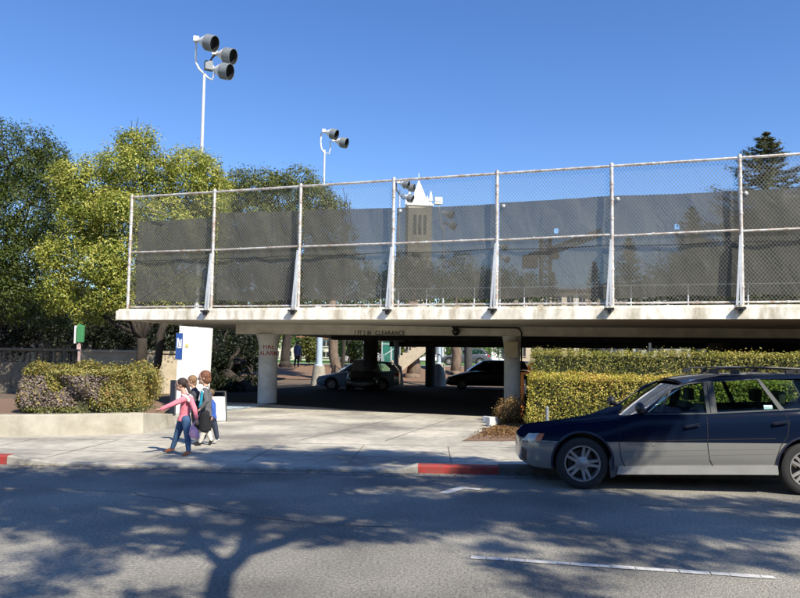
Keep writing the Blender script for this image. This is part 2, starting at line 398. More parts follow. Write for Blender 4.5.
# debris: leaves lying along the gutter
n = 420; t = rng.random(n); P = np.array([S(-1+t_*11, -.02-abs(rng.normal(0,.16)), .012) for t_ in t]); N = np.tile([0,0,1.], (n,1))
lo = quads_mesh('fallen_leaves', leaves(P, N, .035, .6, .25), lf_rust, rnd=rng.random(n)); tag(lo, kind='stuff', label='dry leaves lying along the gutter', cat='fallen leaves')
n = 2600; P = []
bedp = [gp(462,441,LZ), gp(522,441,LZ), gp(545,430,LZ), gp(520,418,LZ), gp(503,421,LZ)]
for i in range(n):
    w = rng.dirichlet([1]*5); q = sum((bedp[k]*float(w[k]) for k in range(5)), Vector((0,0,0))); P.append((q.x+rng.normal(0,.12), q.y+rng.normal(0,.12), LZ+.03))
P = np.array(P); lo = quads_mesh('mulch_chips', leaves(P, np.tile([0,0,1.], (n,1)), .07, .5, .5), lf_rust, rnd=rng.random(n)*.6); tag(lo, kind='stuff', label='reddish bark chips and dead leaves in the planting bed beside the driveway', cat='mulch')
# planting bed at right
sheet('planting_bed', [gp(462,441,LZ), gp(520,441,LZ), S(30,3.4), S(30,14), gp(515,405,LZ), gp(503,421,LZ)], LZ+.006, mulch)
# garage floor
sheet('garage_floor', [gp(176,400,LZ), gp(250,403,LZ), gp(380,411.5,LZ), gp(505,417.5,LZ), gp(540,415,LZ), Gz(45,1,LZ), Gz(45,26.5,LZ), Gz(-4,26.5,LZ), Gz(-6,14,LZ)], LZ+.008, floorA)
hm = MB()   # painted hatching beside the column
for i in range(7):
    x0 = 216+i*6.2; strip(hm, gp(x0, 410.5-i*.55, LZ), gp(x0+13, 405.5-i*.3, LZ), .14, LZ+.013)
strip(hm, gp(212,412.5,LZ), gp(268,405.8,LZ), .09, LZ+.016); strip(hm, gp(222,405.8,LZ), gp(262,403.7,LZ), .09, LZ+.016)
struct(hm.build('hatched_markings', mat('pale_blue_paint',(0.42,0.50,0.55),.8,.4,6), fix=False))
# path and lawn on the rise behind
def rise_sheet(name, b0, b1, m_, a0=-60, a1=80, dz=.05):
    mb = MB(); n_ = 14
    for i in range(n_):
        p = b0+(b1-b0)*i/n_; q = b0+(b1-b0)*(i+1)/n_
        A_, B_, C_, D_ = GT(a0,p), GT(a1,p), GT(a1,q), GT(a0,q)
        for k in range(28):
            t0, t1 = k/28, (k+1)/28
            mb.quad(A_.lerp(B_,t0)+Z*dz, A_.lerp(B_,t1)+Z*dz, D_.lerp(C_,t1)+Z*dz, D_.lerp(C_,t0)+Z*dz)
    return struct(mb.build(name, m_, smooth=2))
rise_sheet('path', 35.5, 40, concrete, dz=.06); rise_sheet('lawn', 40, 75, grassM, dz=.05); rise_sheet('mulch_bank', 27.3, 35.5, mulch, dz=.04)
# ------------------------------------------------------------------ parking garage
gar = tag(empty('parking_garage', Gz(0,0,LZ), GA), 'low white concrete parking garage with a fenced deck above an open dark bay', 'parking garage')
def par(o, root):
    o.parent = root; o.matrix_parent_inverse = Matrix.Translation(root.location).inverted() if abs(root.rotation_euler.z) < 1e-9 else (Matrix.Translation(root.location) @ Matrix.Rotation(root.rotation_euler.z, 4, 'Z')).inverted()
    return o
DL = 46; DB = 24.0; A0 = -.32
def gbox(name, a0, a1, b0, b1, z0, z1, m_, parent, bev=0):   # z relative to the deck edge
    mb = MB(); c = [G(a, b, z) for z in (z0, z1) for b in (b0, b1) for a in (a0, a1)]
    mb.v = c; mb.f = [(0,2,3,1),(4,5,7,6),(0,1,5,4),(2,6,7,3),(0,4,6,2),(1,3,7,5)]
    o = mb.build(name, m_, bevel=bev)
    if parent: par(o, parent)
    return o
gbox('deck_slab', A0+.05, DL, -.10, DB, -.24, -.01, soffM, gar)
gbox('fascia', A0, DL, -.16, -.102, -.29, 0, fasciaM, gar, .01)
gbox('fascia', A0, A0+.048, -.10, DB, -.29, 0, fasciaM, gar)
gbox('parapet_kerb', A0+.05, DL, -.10, .12, -.008, .06, fasciaM, gar, .01)
# beams follow the street, under the slab
SZ = O1.z-.24
def beam(name, p, q, w, z0, z1, m_):
    mb = MB(); d = (q-p).normalized(); n_ = Vector((-d.y, d.x, 0))*w
    mb.prism([(p.x,p.y,z0),(q.x,q.y,z0),(q.x+n_.x,q.y+n_.y,z0),(p.x+n_.x,p.y+n_.y,z0)], (0,0,z1-z0))
    return par(mb.build(name, m_), gar)
C1 = gp(267,403,LZ); C2 = gp(509,409,LZ)
cd_ = (C2-C1).normalized(); cn_ = Vector((-cd_.y, cd_.x, 0))
bz = (lambda p: p)(at(240,334,C1.y)).z
pL = C1+cd_*((at(236,330,25.6)-C1).dot(cd_)) - cn_*.30; pR = C2+cd_*26-cn_*.30
beam('front_beam', pL, pR, .60, bz, SZ-.004, soffM)
for k, off in enumerate((7.5, 14.5)):
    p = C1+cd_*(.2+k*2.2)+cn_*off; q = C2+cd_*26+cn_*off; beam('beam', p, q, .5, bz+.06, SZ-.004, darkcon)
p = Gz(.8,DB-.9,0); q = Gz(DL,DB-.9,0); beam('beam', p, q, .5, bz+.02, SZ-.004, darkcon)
def column(name, p, r, z1, m_, flare=.0, sq=False):
    mb = MB(); p = Vector((p.x, p.y, 0))
    if sq: mb.box((p.x,p.y,(LZ+z1)/2), (r*2, r*2, z1-LZ), GA)
    else:
        mb.lathe([(0,LZ),(r,LZ),(r,z1-.42),(r+flare*.5,z1-.2),(r+flare,z1-.004),(0,z1-.004)], p, (0,0,1), 28)
    return par(mb.build(name, m_, smooth=True), gar)
c1 = column('column', C1, .335, bz, colM, .10)
c2 = column('column', C2+cd_*.1, .27, bz, colM, .06)
for px, py, r in ((370,391,.36),(430,387,.30),(468,384,.28),(601,390,.3),(700,391,.3)):
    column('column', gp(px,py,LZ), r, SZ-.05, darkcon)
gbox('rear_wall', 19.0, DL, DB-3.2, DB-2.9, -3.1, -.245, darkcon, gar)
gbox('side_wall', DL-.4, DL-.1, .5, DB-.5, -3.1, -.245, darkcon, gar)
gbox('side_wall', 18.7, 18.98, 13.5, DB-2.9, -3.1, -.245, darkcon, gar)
def facing(p, ang):            # 4x4 putting XY text upright at p, facing the camera, turned ang
    return Matrix.Translation(p) @ Matrix.Rotation(ang, 4, 'Z') @ Matrix.Rotation(R(90), 4, 'X')
bang = math.atan2(cd_.y, cd_.x)
txt = mat('black_lettering', (0.02,0.018,0.015), .8); redtxt = mat('red_lettering', (0.36,0.04,0.03), .8)
def onbeam(px, py): # point on the front face of the beam
    r = ray(px, py); o = C1-cn_*.30; t = (o-CAM).dot(cn_)/r.dot(cn_); return CAM+r*t
for s_, px, sz in (('7 FT 2 IN', 362.6, .215), ('CLEARANCE', 390, .21)):
    w_ = (onbeam(px+1,331.5)-onbeam(px,331.5)).length
    t = text_mesh('clearance_lettering', s_, sz, txt, None, facing(onbeam(px,333.2)-cn_*.006, bang) @ Matrix.Diagonal((.80 if s_[0]=='C' else .62,1,1,1)), .003, .004); par(t, gar)
lp = MB(); a, b = onbeam(369,325.2), onbeam(520,327.5); lp.bar(a-cn_*.012, b-cn_*.012, .02, .02)   # shallow box and seam round the lettering
par(lp.build('conduit', black), gar)
pb = MB(); a, b, c, d = onbeam(377.5,329.3), onbeam(408,329.6), onbeam(408,337.0), onbeam(377.5,336.8)
# fire alarm text wraps on the column
for s_, dz in (('FIRE', .115), ('ALARM', -.115)):
    p = C1.copy(); hd = (C1-CAM); hd.z = 0; hd.normalize(); z_ = at(267, 350.2, C1.y).z
    t = text_mesh('fire_alarm_lettering', s_, .215, redtxt, None, Matrix.Identity(4), .002, .003)
    for v in t.data.vertices:
        th = (v.co.x*.92)/.34; r_ = .338+v.co.z+.002; ang = th
        side = Vector((-hd.y, hd.x, 0))*-1
        q = C1 + (-hd)*r_*math.cos(ang)+side*r_*math.sin(ang); v.co = Vector((q.x, q.y, z_+dz+v.co.y))
    par(t, gar)
# weathered painted-over lettering on the soffit edge
sc = MB()
for i in range(26):
    p = Gz(0,0,0); px = 209+i*1.72; z_ = SZ-.003; 
    q = gp(px, 323.2+i*.17, z_); q2 = gp(px+1.5+random.uniform(-.4,.5), 323.2+i*.17+random.uniform(-1.0,1.0), z_); 
    if i in (9,15,16): continue
    strip(sc, q, q2, random.uniform(.05,.22), z_)
par(sc.build('faded_lettering', mat('faded_black', (0.13,0.12,0.10), .9), fix=False), gar)
# ------------------------------------------------------------------ front fence
fence = tag(empty('chain_link_fence', G(0,0,.06), GA), 'tall chain link fence with grey windscreen cloth along the front edge of the deck', 'fence')
def along(px): # a such that the post at the deck edge is at this column
    lo, hi = -5, 60
    for _ in range(50):
        mid = (lo+hi)/2
        if prj(G(mid,0))[0] < px: lo = mid
        else: hi = mid
    return lo
PA = [along(x) for x in (127.5,211,298,392,496.5,612.5,742.5)]; PA += [PA[-1]+SP*1.0*k for k in (1,2,3,4,5,6,7)]
FH = 3.64
for i, a in enumerate(PA):
    mb = MB(); mb.tube([G(a,0,.05), G(a,0,FH+.06)], .047, 12); mb.lathe([(.052,-.05),(.06,0),(.045,.05),(0,.07)], G(a,0,FH+.06), (0,0,1), 10)
    for z in (.5,1.0,1.5,2.3,2.8,3.2): mb.lathe([(.058,-.02),(.058,.02)], G(a,0,z), (0,0,1), 10)
    par(mb.build('post', galv, smooth=True), fence)
    if i:
        mb = MB(); mb.bar(G(a-.13,-.10,.05), G(a-.02,-.055,1.75), .055, .07, upv=V); mb.bar(G(a-.045,-.10,.05), G(a-.01,-.05,1.75), .05, .05, upv=V)
        par(mb.build('brace', galvL), fence)
        mb = MB(); mb.box((0,0,0),(.24,.16,.05)); M4 = Matrix.Translation(G(a-.07,-.215,-.03)) @ Matrix.Rotation(GA,4,'Z'); mb.v = [M4 @ v for v in mb.v]
        mb2 = MB(); mb2.box((0,0,0),(.08,.10,.11)); M4b = Matrix.Translation(G(a-.07,-.215,-.10)) @ Matrix.Rotation(GA,4,'Z'); n0 = len(mb.v); mb.v += [M4b @ v for v in mb2.v]; mb.f += [tuple(x+n0 for x in f) for f in mb2.f]
        par(mb.build('bracket', black), fence)
for nm, z, r in (('top_rail', FH+.03, .036), ('mid_rail', 1.87, .030), ('bottom_rail', .13, .026)):
    mb = MB()
    for i in range(len(PA)-1):
        s = random.uniform(-.02,.02) if nm == 'mid_rail' else 0
        mb.tube([G(PA[i]+.03,0,z+s), G(PA[i+1]-.03,0,z-s)], r, 8)
        for k in (1,2): 
            q = G(PA[i]+(PA[i+1]-PA[i])*k/3,0,z); mb.lathe([(r+.008,-.03),(r+.008,.03)], q, U, 8)
    par(mb.build(nm, galv, smooth=True), fence)
mb = MB(); mb.tube([G(PA[0]+.05,.03,FH-.1), G(PA[0]+1.3,.03,FH-.62)], .018, 6); mb.tube([G(PA[0]+.06,.03,.2), G(PA[1]-.06,.03,1.8)], .009, 6)
par(mb.build('truss_rod', mat('dull_rod',(0.16,0.15,0.14),.7)), fence)
def mesh_wires(a0, a1, z0, z1, b, pitch=.088, w=.0068, fn=G):
    """two families of diagonal wires clipped to the bay"""
    mb = MB(); L = a1-a0; Hh = z1-z0; k = 1.25 # dz/da
    c = -Hh/k
    while c < L:
        for sgn in (0, 1):
            x0, zz0 = c, 0.0; x1, zz1 = c+Hh/k, Hh
            if x0 < 0: zz0 = -x0*k; x0 = 0
            if x1 > L: zz1 -= (x1-L)*k; x1 = L
            if x1-x0 > .02:
                if sgn: p, q = fn(a0+L-x0, b, z0+zz0), fn(a0+L-x1, b, z0+zz1)
                else: p, q = fn(a0+x0, b+.004, z0+zz0), fn(a0+x1, b+.004, z0+zz1)
                n0 = len(mb.v); d = (q-p).normalized(); n_ = d.cross(V).normalized()*w/2; vv = V*w*.5
                mb.v += [p-n_, p+vv, p+n_, q-n_, q+vv, q+n_]
                mb.f += [(n0,n0+1,n0+4,n0+3),(n0+1,n0+2,n0+5,n0+4),(n0+2,n0,n0+3,n0+5)]
        c += pitch
    return mb
for i in range(len(PA)-1):
    par(mesh_wires(PA[i]+.03, PA[i+1]-.03, .12, FH, .045).build('wire_mesh', wire, fix=False), fence)
tops = [(222,217),(213,211),(210,208),(208,204),(203,196),(196,191),(190,186)]
for i in range(len(PA)-1):
    a0, a1 = PA[i]+.03, PA[i+1]-.02
    if i == 0: a0 += .10
    if i < len(tops):
        x0 = prj(G(a0,.22))[0]; x1 = prj(G(a1,.22))[0]
        def hz(a, py):
            lo, hi = 0, 5
            for _ in range(40):
                mid = (lo+hi)/2
                if prj(G(a,.22,mid))[1] > py: lo = mid
                else: hi = mid
            return lo
        z0, z1 = hz(a0, tops[i][0]), hz(a1, tops[i][1])
    else: z0 = z1 = 2.75
    mb = MB(); nx, nz = 26, 20; ph = random.random()*6
    sag = random.uniform(.0,.02)
    vs = []
    for jz in range(nz+1):
        for ix in range(nx+1):
            u_ = ix/nx; w_ = jz/nz; zt = z0+(z1-z0)*u_-sag*math.sin(math.pi*u_); a = a0+(a1-a0)*u_
            b = .20+.025*math.sin(u_*9+ph)*math.sin(w_*3.14)+.012*math.sin(u_*23+w_*11+ph)
            vs.append(G(a, b, .30+.03*math.sin(u_*7+ph)*(1-w_)+(zt-.30)*w_))
    mb.v = vs; W = nx+1
    vents = {(int(nx*.52), int(nz*.66)), (int(nx*.52), int(nz*.66)+1)} if i in (4,5,6) else set()
    mb.f = [(j*W+k, j*W+k+1, (j+1)*W+k+1, (j+1)*W+k) for j in range(nz) for k in range(nx) if not (i in (4,5,6) and j == int(nz*.66) and k == int(nx*.50))]
    par(mb.build('windscreen', screenM, smooth=2, fix=False), fence)
    mb = MB(); mb.tube([G(a0,.17,1.62), G((a0+a1)/2,.165,1.60), G(a1,.17,1.65)], .011, 5)
    par(mb.build('rail_shadow_strip', blackC), fence)  # black strand laid in place of the mid rail's shadow on the cloth
    if i in (3,4,5,6):
        mb = MB(); q = G(a0+.12,.155,z0-.1); mb.ell(q, (.05,.03,.05), 8, 6); par(mb.build('tie_disc', white, smooth=2), fence)
# fences on the other sides of the deck
def fence2(label, pts, hgt, cloth=None, meshed=True):
    t = tag(empty('chain_link_fence', pts[0]), label, 'fence')
    for p in pts:
        mb = MB(); mb.tube([p, p+Z*hgt], .04, 8); par(mb.build('post', galvL), t)
    for nm, z in (('top_rail', hgt-.02), ('mid_rail', hgt*.5), ('bottom_rail', .1)):
        mb = MB()
        for p, q in zip(pts, pts[1:]): mb.tube([p+Z*z, q+Z*z], .028, 6)
        par(mb.build(nm, galvL), t)
    if cloth:
        for p, q in zip(pts, pts[1:]):
            mb = MB(); mb.quad(p+Z*.25, q+Z*.25, q+Z*cloth[0], p+Z*cloth[0]); par(mb.build('windscreen', cloth[1], fix=False), t)
    return t
fence2('plain galvanised fence along the back edge of the deck, behind the grey cloth', [G(x,DB-.4,.06) for x in np.arange(0,DL,3.0)], 3.0)
g2 = MB()
for k in range(2): a = along(238+k*38)+1.2; 
bo = gbox('green_bench', 5.1, 8.6, 6.0, 6.35, .32, .45, mat('green_paint',(0.03,0.22,0.13),.6,.1), None); tag(bo, 'long green board low behind the second fence bay', 'board')
b0_ = gbox('board_stand', 5.3, 5.4, 6.05, 6.3, .0, .318, galvL, bo); b1_ = gbox('board_stand', 8.3, 8.4, 6.05, 6.3, .0, .318, galvL, bo)
for o in (b0_, b1_): o.matrix_parent_inverse = Matrix.Identity(4)
# deck surface
# ------------------------------------------------------------------ floodlight poles
glassL = mat('lamp_glass_and_inner_shade', (0.02,0.022,0.024), .35); steelW = mat('lamp_housing', (0.72,0.71,0.68), .45, .12, 6); steelG = mat('lamp_shade_grey', (0.17,0.19,0.21), .45, .2, 5)
def floodpole(px, ytop, Y, lamps, label, zb=0, s=1.0, polex=None):
    top = at(px, ytop, Y); base = Vector((top.x, top.y, zb)); t = tag(empty('floodlight_pole', base), label, 'floodlight pole', 'floodlight poles behind the deck fence')
    mb = MB(); mb.tube([base, top], [.14*s, .075*s], 14); par(mb.build('pole', galvL, smooth=True), t)
    for k, (lx, ly, dx, dy) in enumerate(lamps):
        c = at(lx, ly, Y+(-.2,.5,.1)[k % 3])           # back of the lamp
        d = Vector((dx, -.25, dy)).normalized()
        mb = MB(); rr = .40*s
        mb.lathe([(0,-.02),(.10*s,0),(.14*s,.1*s),(.34*s,.42*s),(rr,.52*s)], c, d, 20)
        h = par(mb.build('lamp_housing', steelW, smooth=True), t)
        mb = MB(); mb.lathe([(rr,.52*s),(rr+.02,.53*s),(rr+.02,1.0*s),(rr,1.0*s),(rr-.02,.53*s)], c, d, 20)
        q = mb.build('lamp_shade', steelG, smooth=True); par(q, t)
        mb = MB(); mb.lathe([(0,.60*s),(rr-.03,.60*s),(rr-.006,.62*s),(rr-.004,.995*s),(rr-.012,.995*s),(rr-.03,.66*s),(0,.63*s)], c, d, 20); par(mb.build('lens', glassL, smooth=True), t)  # lens mesh also lines the hood in black to paint its inner shade
        mb = MB(); mb.box(c-d*.14*s+Vector((0,0,.04)), (.28*s,.22*s,.26*s), .2); par(mb.build('ballast_box', steelW, bevel=.01), t)
    return t
def arm(t, Y, pts, r, m_=galvL):
    mb = MB(); mb.tube([at(x, y, Y) for x, y in pts], r, 8); par(mb.build('bracket_arm', m_, smooth=True), t)
t = floodpole(204.2, 75, 36, [(198.5,40.5,.86,-.28),(217,54,.88,-.25),(213.5,69.5,.85,-.22)], 'tallest floodlight pole at left, three round lamps above the yellow tree', s=.98)
arm(t, 36, [(196.3,41),(195.8,55),(196.2,63),(199,69),(204,74)], .055); arm(t, 36, [(204.5,74),(208,78),(212,80),(213.5,77),(214,72)], .045)
arm(t, 36, [(206,70),(212,58),(215.5,55)], .05, black); mb = MB(); mb.box(at(208.5,66,36), (.4,.3,.45), .5); par(mb.build('junction_box', steelG, bevel=.02), t)
t = floodpole(324.6, 150, 52, [(325.5,132,.86,-.3),(335.5,141,.87,-.25)], 'floodlight pole with two round lamps standing against open sky', s=.92)
arm(t, 52, [(321.5,133),(320.5,142),(321.5,149),(324.6,153)], .06); arm(t, 52, [(324.6,153),(329,154),(330.5,148),(330,141)], .05)
t = floodpole(399.8, 190, 62, [(399.5,183,.8,-.25),(405,186.5,.82,-.2),(404,196,.8,-.35)], 'floodlight pole with three lamps clustered beside the white spire', s=.85)
arm(t, 62, [(396,183),(396.5,190),(400,196)], .06, black); arm(t, 62, [(400,196),(404,199),(406,197)], .06, black)
t = floodpole(443.8, 222, 66, [(444.5,213,.82,-.3),(447,224,.82,-.3)], 'floodlight pole seen only through the grey cloth right of the clock tower', s=.85)
arm(t, 66, [(443.8,230),(441,226),(440,215),(438.5,205)], .06)
q_ = at(438.4,201,66); mb = MB(); mb.box(q_,(.72,.4,.66),.1); mb.box(q_+Vector((0,-.22,-.05)),(.5,.06,.12),.1); par(mb.build('ballast_box', steelW, bevel=.03), t)
t = floodpole(500, 252, 80, [(499.5,246,.82,-.3),(502,258,.82,-.3)], 'small distant floodlight pole seen through the cloth of the fifth fence bay', s=.85)
# ------------------------------------------------------------------ far buildings
stoneM = mat('campanile_stone', (0.55,0.50,0.40), .85, .12, .5)
spireM = mat('spire_marble', (0.80,0.80,0.77), .6, .04, .3)
dk = mat('window_dark', (0.03,0.035,0.04), .2)
def quadprism(mb, c, w0, z0, w1, z1, rz=0):
    n = len(mb.v); cs, sn = math.cos(rz), math.sin(rz)
    for w, z in ((w0,z0),(w1,z1)):
        for i, j in ((-1,-1),(1,-1),(1,1),(-1,1)):
            x, y = i*w/2, j*w/2; mb.v.append(Vector((c.x+x*cs-y*sn, c.y+x*sn+y*cs, z)))
    for q in ((3,2,1,0),(4,5,6,7),(0,1,5,4),(1,2,6,5),(2,3,7,6),(3,0,4,7)): mb.f.append(tuple(n+i for i in q))
YT = 340; c = at(418.5, 205, YT); base = Vector((c.x, c.y, 2))
camp = tag(empty('clock_tower', base), 'distant stone campanile with a white pyramid spire rising behind the cloth', 'tower')
zt = at(418, 208, YT).z; tip = at(418.5, 181, YT).z; W = 11.4
mb = MB(); quadprism(mb, base, W, 2, W*.97, zt-.1, .12); par(mb.build('shaft', stoneM), camp)
mb = MB(); quadprism(mb, base, W*1.08, zt, W*1.08, zt+.9, .12); quadprism(mb, base, W*.98, zt+.9, W*.94, zt+2.5, .12); par(mb.build('cornice', spireM), camp)
mb = MB(); quadprism(mb, base, W*.66, zt+2.5, .5, tip, .12); sp = par(mb.build('spire', spireM), camp)
mb = MB(); mb.tube([Vector((base.x,base.y,tip-.4)), Vector((base.x,base.y,tip+3.6))], .16, 6); mb.ell((base.x,base.y,tip+.9), (.6,.6,.6), 8, 6); par(mb.build('finial', spireM), camp)
for i, j in ((-1,-1),(1,-1),(1,1),(-1,1)):
    q = Matrix.Rotation(.12,3,'Z') @ Vector((i*W*.44, j*W*.44, 0)); mb = MB(); quadprism(mb, base+q, 1.7, zt+2.5, 1.2, zt+5.0, .12); quadprism(mb, base+q, 1.2, zt+5.0, .1, zt+7.4, .12); par(mb.build('corner_obelisk', spireM), camp)
for k in range(3):
    q = Matrix.Rotation(.12,3,'Z') @ Vector(((k-1)*2.4, -W*.485, 0)); mb = MB(); mb.box((base.x+q.x, base.y+q.y, zt-9), (1.3,.5,9), .12); par(mb.build('belfry_opening', dk), camp)
def building(label, px0, px1, ytop, Y, depth, m_, nwx=6, nwz=3, roofm=None, zb=0, gable=0, wz=None, cat='building', name='building', wm=None):
    a = at(px0, ytop, Y); b = at(px1, ytop, Y); z1 = a.z; w = b.x-a.x; cx = (a.x+b.x)/2
    t = tag(empty(name, (cx, Y, zb)), label, cat)
    mb = MB(); mb.box((cx, Y+depth/2, (z1+zb)/2), (w, depth, z1-zb)); par(mb.build('wall', m_), t)
    mb = MB()
    if gable: mb.prism([(a.x-.5,Y-.5,z1),(b.x+.5,Y-.5,z1),(b.x-w*.25,Y+depth/2,z1+gable),(a.x+w*.25,Y+depth/2,z1+gable)], (0,depth+1,0)) if False else mb.prism([(a.x-.5,Y-.5,z1+.003),(a.x-.5,Y+depth/2,z1+gable),(a.x-.5,Y+depth+.5,z1+.003)], (w+1,0,0))
    else: mb.box((cx, Y+depth/2, z1+.15), (w+.5, depth+.5, .3))
    par(mb.build('roof', roofm or m_), t)
    for i in range(nwx):
        for j in range(nwz):
            x = a.x+w*(i+.5)/nwx; z = zb+(z1-zb)*(j+.55)/nwz; ww = w/nwx*.5; wh = (z1-zb)/nwz*.5
            mb = MB(); mb.box((x, Y-.02, z), (ww, .12, wh)); f = par(mb.build('window', wm or dk), t)
            mb = MB(); mb.box((x, Y-.07, z-wh/2-.05), (ww+.3, .2, .1)); mb.box((x, Y-.09, z), (.07,.05,wh-.01)); s_ = mb.build('sill', m_); s_.parent = f
    return t
tan = mat('tan_wall', (0.42,0.36,0.27), .9, .1, .5); cream = mat('cream_wall', (0.58,0.54,0.45), .9, .08, .5); rooft = mat('terracotta_roof', (0.28,0.13,0.08), .9, .25, 2); greyw = mat('grey_wall', (0.30,0.31,0.31), .9, .1, .5); dwall = mat('shaded_brown_wall', (0.03,0.026,0.022), .9, .25, .7)  # last wall darkened in colour to stand for shade under the trees
building('low tan campus building behind the lower left of the sixth fence bay', 505, 600, 290, 120, 20, tan, 8, 3, rooft, zb=1.5)
building('long pale building behind the cloth between the conifers', 610, 745, 283, 140, 20, greyw, 12, 4, greyw, zb=1.5)
building('grey building with a pale roof edge beyond the rightmost fence bay', 786, 900, 198, 70, 14, greyw, 6, 5, cream, zb=1)
building('cream hall with tiled roof far behind the garage floor opening', 270, 395, 338, 98, 12, cream, 10, 2, rooft, zb=1.6)
building('low white building far behind the stairs', 405, 520, 341, 110, 12, spireM, 9, 1, rooft, zb=1.8, gable=3)
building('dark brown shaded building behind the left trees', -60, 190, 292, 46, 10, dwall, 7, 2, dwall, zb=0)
# tower crane
rustM = mat('crane_steel', (0.10,0.075,0.055), .7, .2, 1)
YC = 150; b0 = at(545.5, 300, YC); top = at(545.5, 238, YC); jl = at(530, 257, YC); jr = at(602, 232, YC)
cr_ = tag(empty('tower_crane', (b0.x, YC, 1.5)), 'rust brown tower crane seen dimly through the windscreen cloth', 'crane')
def lattice(p, q, w, n_, m_, nm, r=.12):
    mb = MB(); d = (q-p).normalized(); x = d.cross(Vector((0,1,0))).normalized()*w/2; y = Vector((0,w/2,0)); C_ = [x+y, x-y, -x-y, -x+y]
    for c_ in C_: mb.bar(p+c_, q+c_, r*1.6)
    for i in range(n_):
        a_ = p.lerp(q, i/n_); b_ = p.lerp(q, (i+1)/n_)
        for k in range(4):
            mb.bar(a_+C_[k], b_+C_[(k+1)%4], r); mb.bar(a_+C_[k], a_+C_[(k+1)%4], r)
    return par(mb.build(nm, m_), cr_)
lattice(Vector((b0.x,YC,1.5)), Vector((top.x,YC,top.z)), 1.9, 16, rustM, 'mast', .22); jb = at(545.5,253,YC)
lattice(jb, jr, 1.3, 14, rustM, 'jib', .18); lattice(jb, jl, 1.3, 4, rustM, 'counter_jib', .2)
mb = MB(); mb.box(jl+Vector((0,0,-1)), (3,2,2.6)); par(mb.build('counterweight', rustM), cr_)
mb = MB(); mb.box(jb+Vector((1.6,-1.4,-.4)), (1.6,1.6,2)); par(mb.build('cab', rustM), cr_)
# ------------------------------------------------------------------ trees
def clump(blobs, k=9, f=(.34,.52)):
    out = []
    for b in blobs:
        out.append((b[0],b[1],b[2],b[3]*.74,b[4]*.74,b[5]*.74))
        for i in range(k):
            d = Vector((random.gauss(0,1), random.gauss(0,1)-.25, random.gauss(0,1)+.15)).normalized(); s = random.uniform(*f)*min(1.0, max(.6, 1.3/max(b[3],.1)+.55))
            r = s*min(b[3:6]); out.append((b[0]+d.x*b[3]*.72, b[1]+d.y*b[4]*.72, b[2]+d.z*b[5]*.72, r*1.15, r*1.1, r*.85))
    return out
def tree(name, label, base, blobs, n, leaf, lm, trunk=(.25,), bk=None, cat='tree', group=None, per=6, cl=.12, fork=None, lump=.35, shell=.7, tipbias=0.0, aspect=.45, limbs=True, zlo=None):
    t = tag(empty(name, base), label, cat, group)
    P, N, rr, cid = crown_points(clump(blobs), n, shell, lump*.7, cl, per)
    nn = len(P); up_ = N.copy(); up_[:,2] += .35
    rnd = np.clip(cid*.70+rng.random(nn)*.16+tipbias*(rr-.8)+N[:,2]*.06, 0, 1)
    o = quads_mesh('crown', leaves(P-np.array(base), up_, leaf, aspect), lm, t, rnd)
    mb = MB(); bs = Vector(base); r0 = trunk[0]
    fk = Vector(fork) if fork else bs+Vector((0,0,(min(b[2] for b in blobs)-bs.z)*.7+.5))
    limb(mb, bs+Vector((0,0,-.1)), fk, r0, r0*.75, .03)
    mb.tube([bs+Vector((0,0,-.1)), bs+Vector((0,0,.3))], [r0*1.5, r0*1.0], 9)
    if limbs:
        for b in blobs:
            c_ = Vector(b[:3]); limb(mb, fk, c_, r0*.42, r0*.10, .06, 6, .04)
            for k in range(4):
                d = Vector((random.gauss(0,1),random.gauss(0,1),random.gauss(0,1))).normalized(); e = c_+Vector((d.x*b[3],d.y*b[4],d.z*b[5]))*.85
                limb(mb, c_, e, r0*.12, r0*.025, .08, 4)
    mb.v = [v-bs for v in mb.v]
    q = mb.build('trunk', bk or bark, smooth=2, fix=False); q.parent = t
    return t
def pb(px, py, r, Y, ry=None, rz=None):    # blob from a picture position at depth Y, radius in picture px
    c_ = at(px, py, Y); k = Y/F; return (c_.x, c_.y, c_.z, r*k, (ry or r)*k, (rz or r)*k)
# dark oak at the far left
bl = [pb(10,165,48,31),pb(-40,150,60,32),pb(30,205,42,30.5),pb(-15,235,55,30),pb(35,260,38,30),pb(5,300,40,29.5,None,32),pb(50,315,26,29.5,None,18),pb(-70,260,70,31),pb(45,165,24,31)]
q = at(-20,372,31)
tree('oak_tree', 'dense dark green tree cut by the left edge of the photo', (q.x,31,.02), bl, 130000, .115, lf_dark, (.42,), per=8, cl=.13, lump=.3, shell=.6)
# yellow green tree
bl = [pb(135,175,36,27.6),pb(95,190,34,27.6),pb(185,185,34,28.4),pb(80,225,30,27.2),pb(120,225,36,27),pb(165,230,36,27.6),pb(205,215,26,29),pb(60,255,22,26.8),pb(98,262,30,26.6),pb(112,292,22,26.4),pb(150,280,30,27.6),pb(140,150,20,27.8),pb(70,180,18,27.8),pb(215,195,18,29.5),pb(200,168,18,28.8),pb(60,295,22,27),pb(90,312,20,26.6,None,13),pb(205,240,30,29.6)]
q = at(138,372,27)
tree('pittosporum_tree', 'broad yellow-green tree with pale leaf tips at the left end of the fence', (q.x,27,.02), bl, 140000, .105, lf_yel, (.24,), per=16, cl=.13, lump=.42, shell=.6, tipbias=1.0, fork=tuple(at(142,338,27)))
# second stem of the same clump, a tree of its own
q = at(149,372,26.6); q2 = at(165,322,26.6)
tree('pittosporum_tree', 'slender leaning dark trunk with a small crown just left of the white pillar', (q.x,26.6,.02), [pb(168,300,20,27.5),pb(185,288,18,28)], 5000, .14, lf_yel, (.17,), fork=tuple(q2), per=8, tipbias=.3)
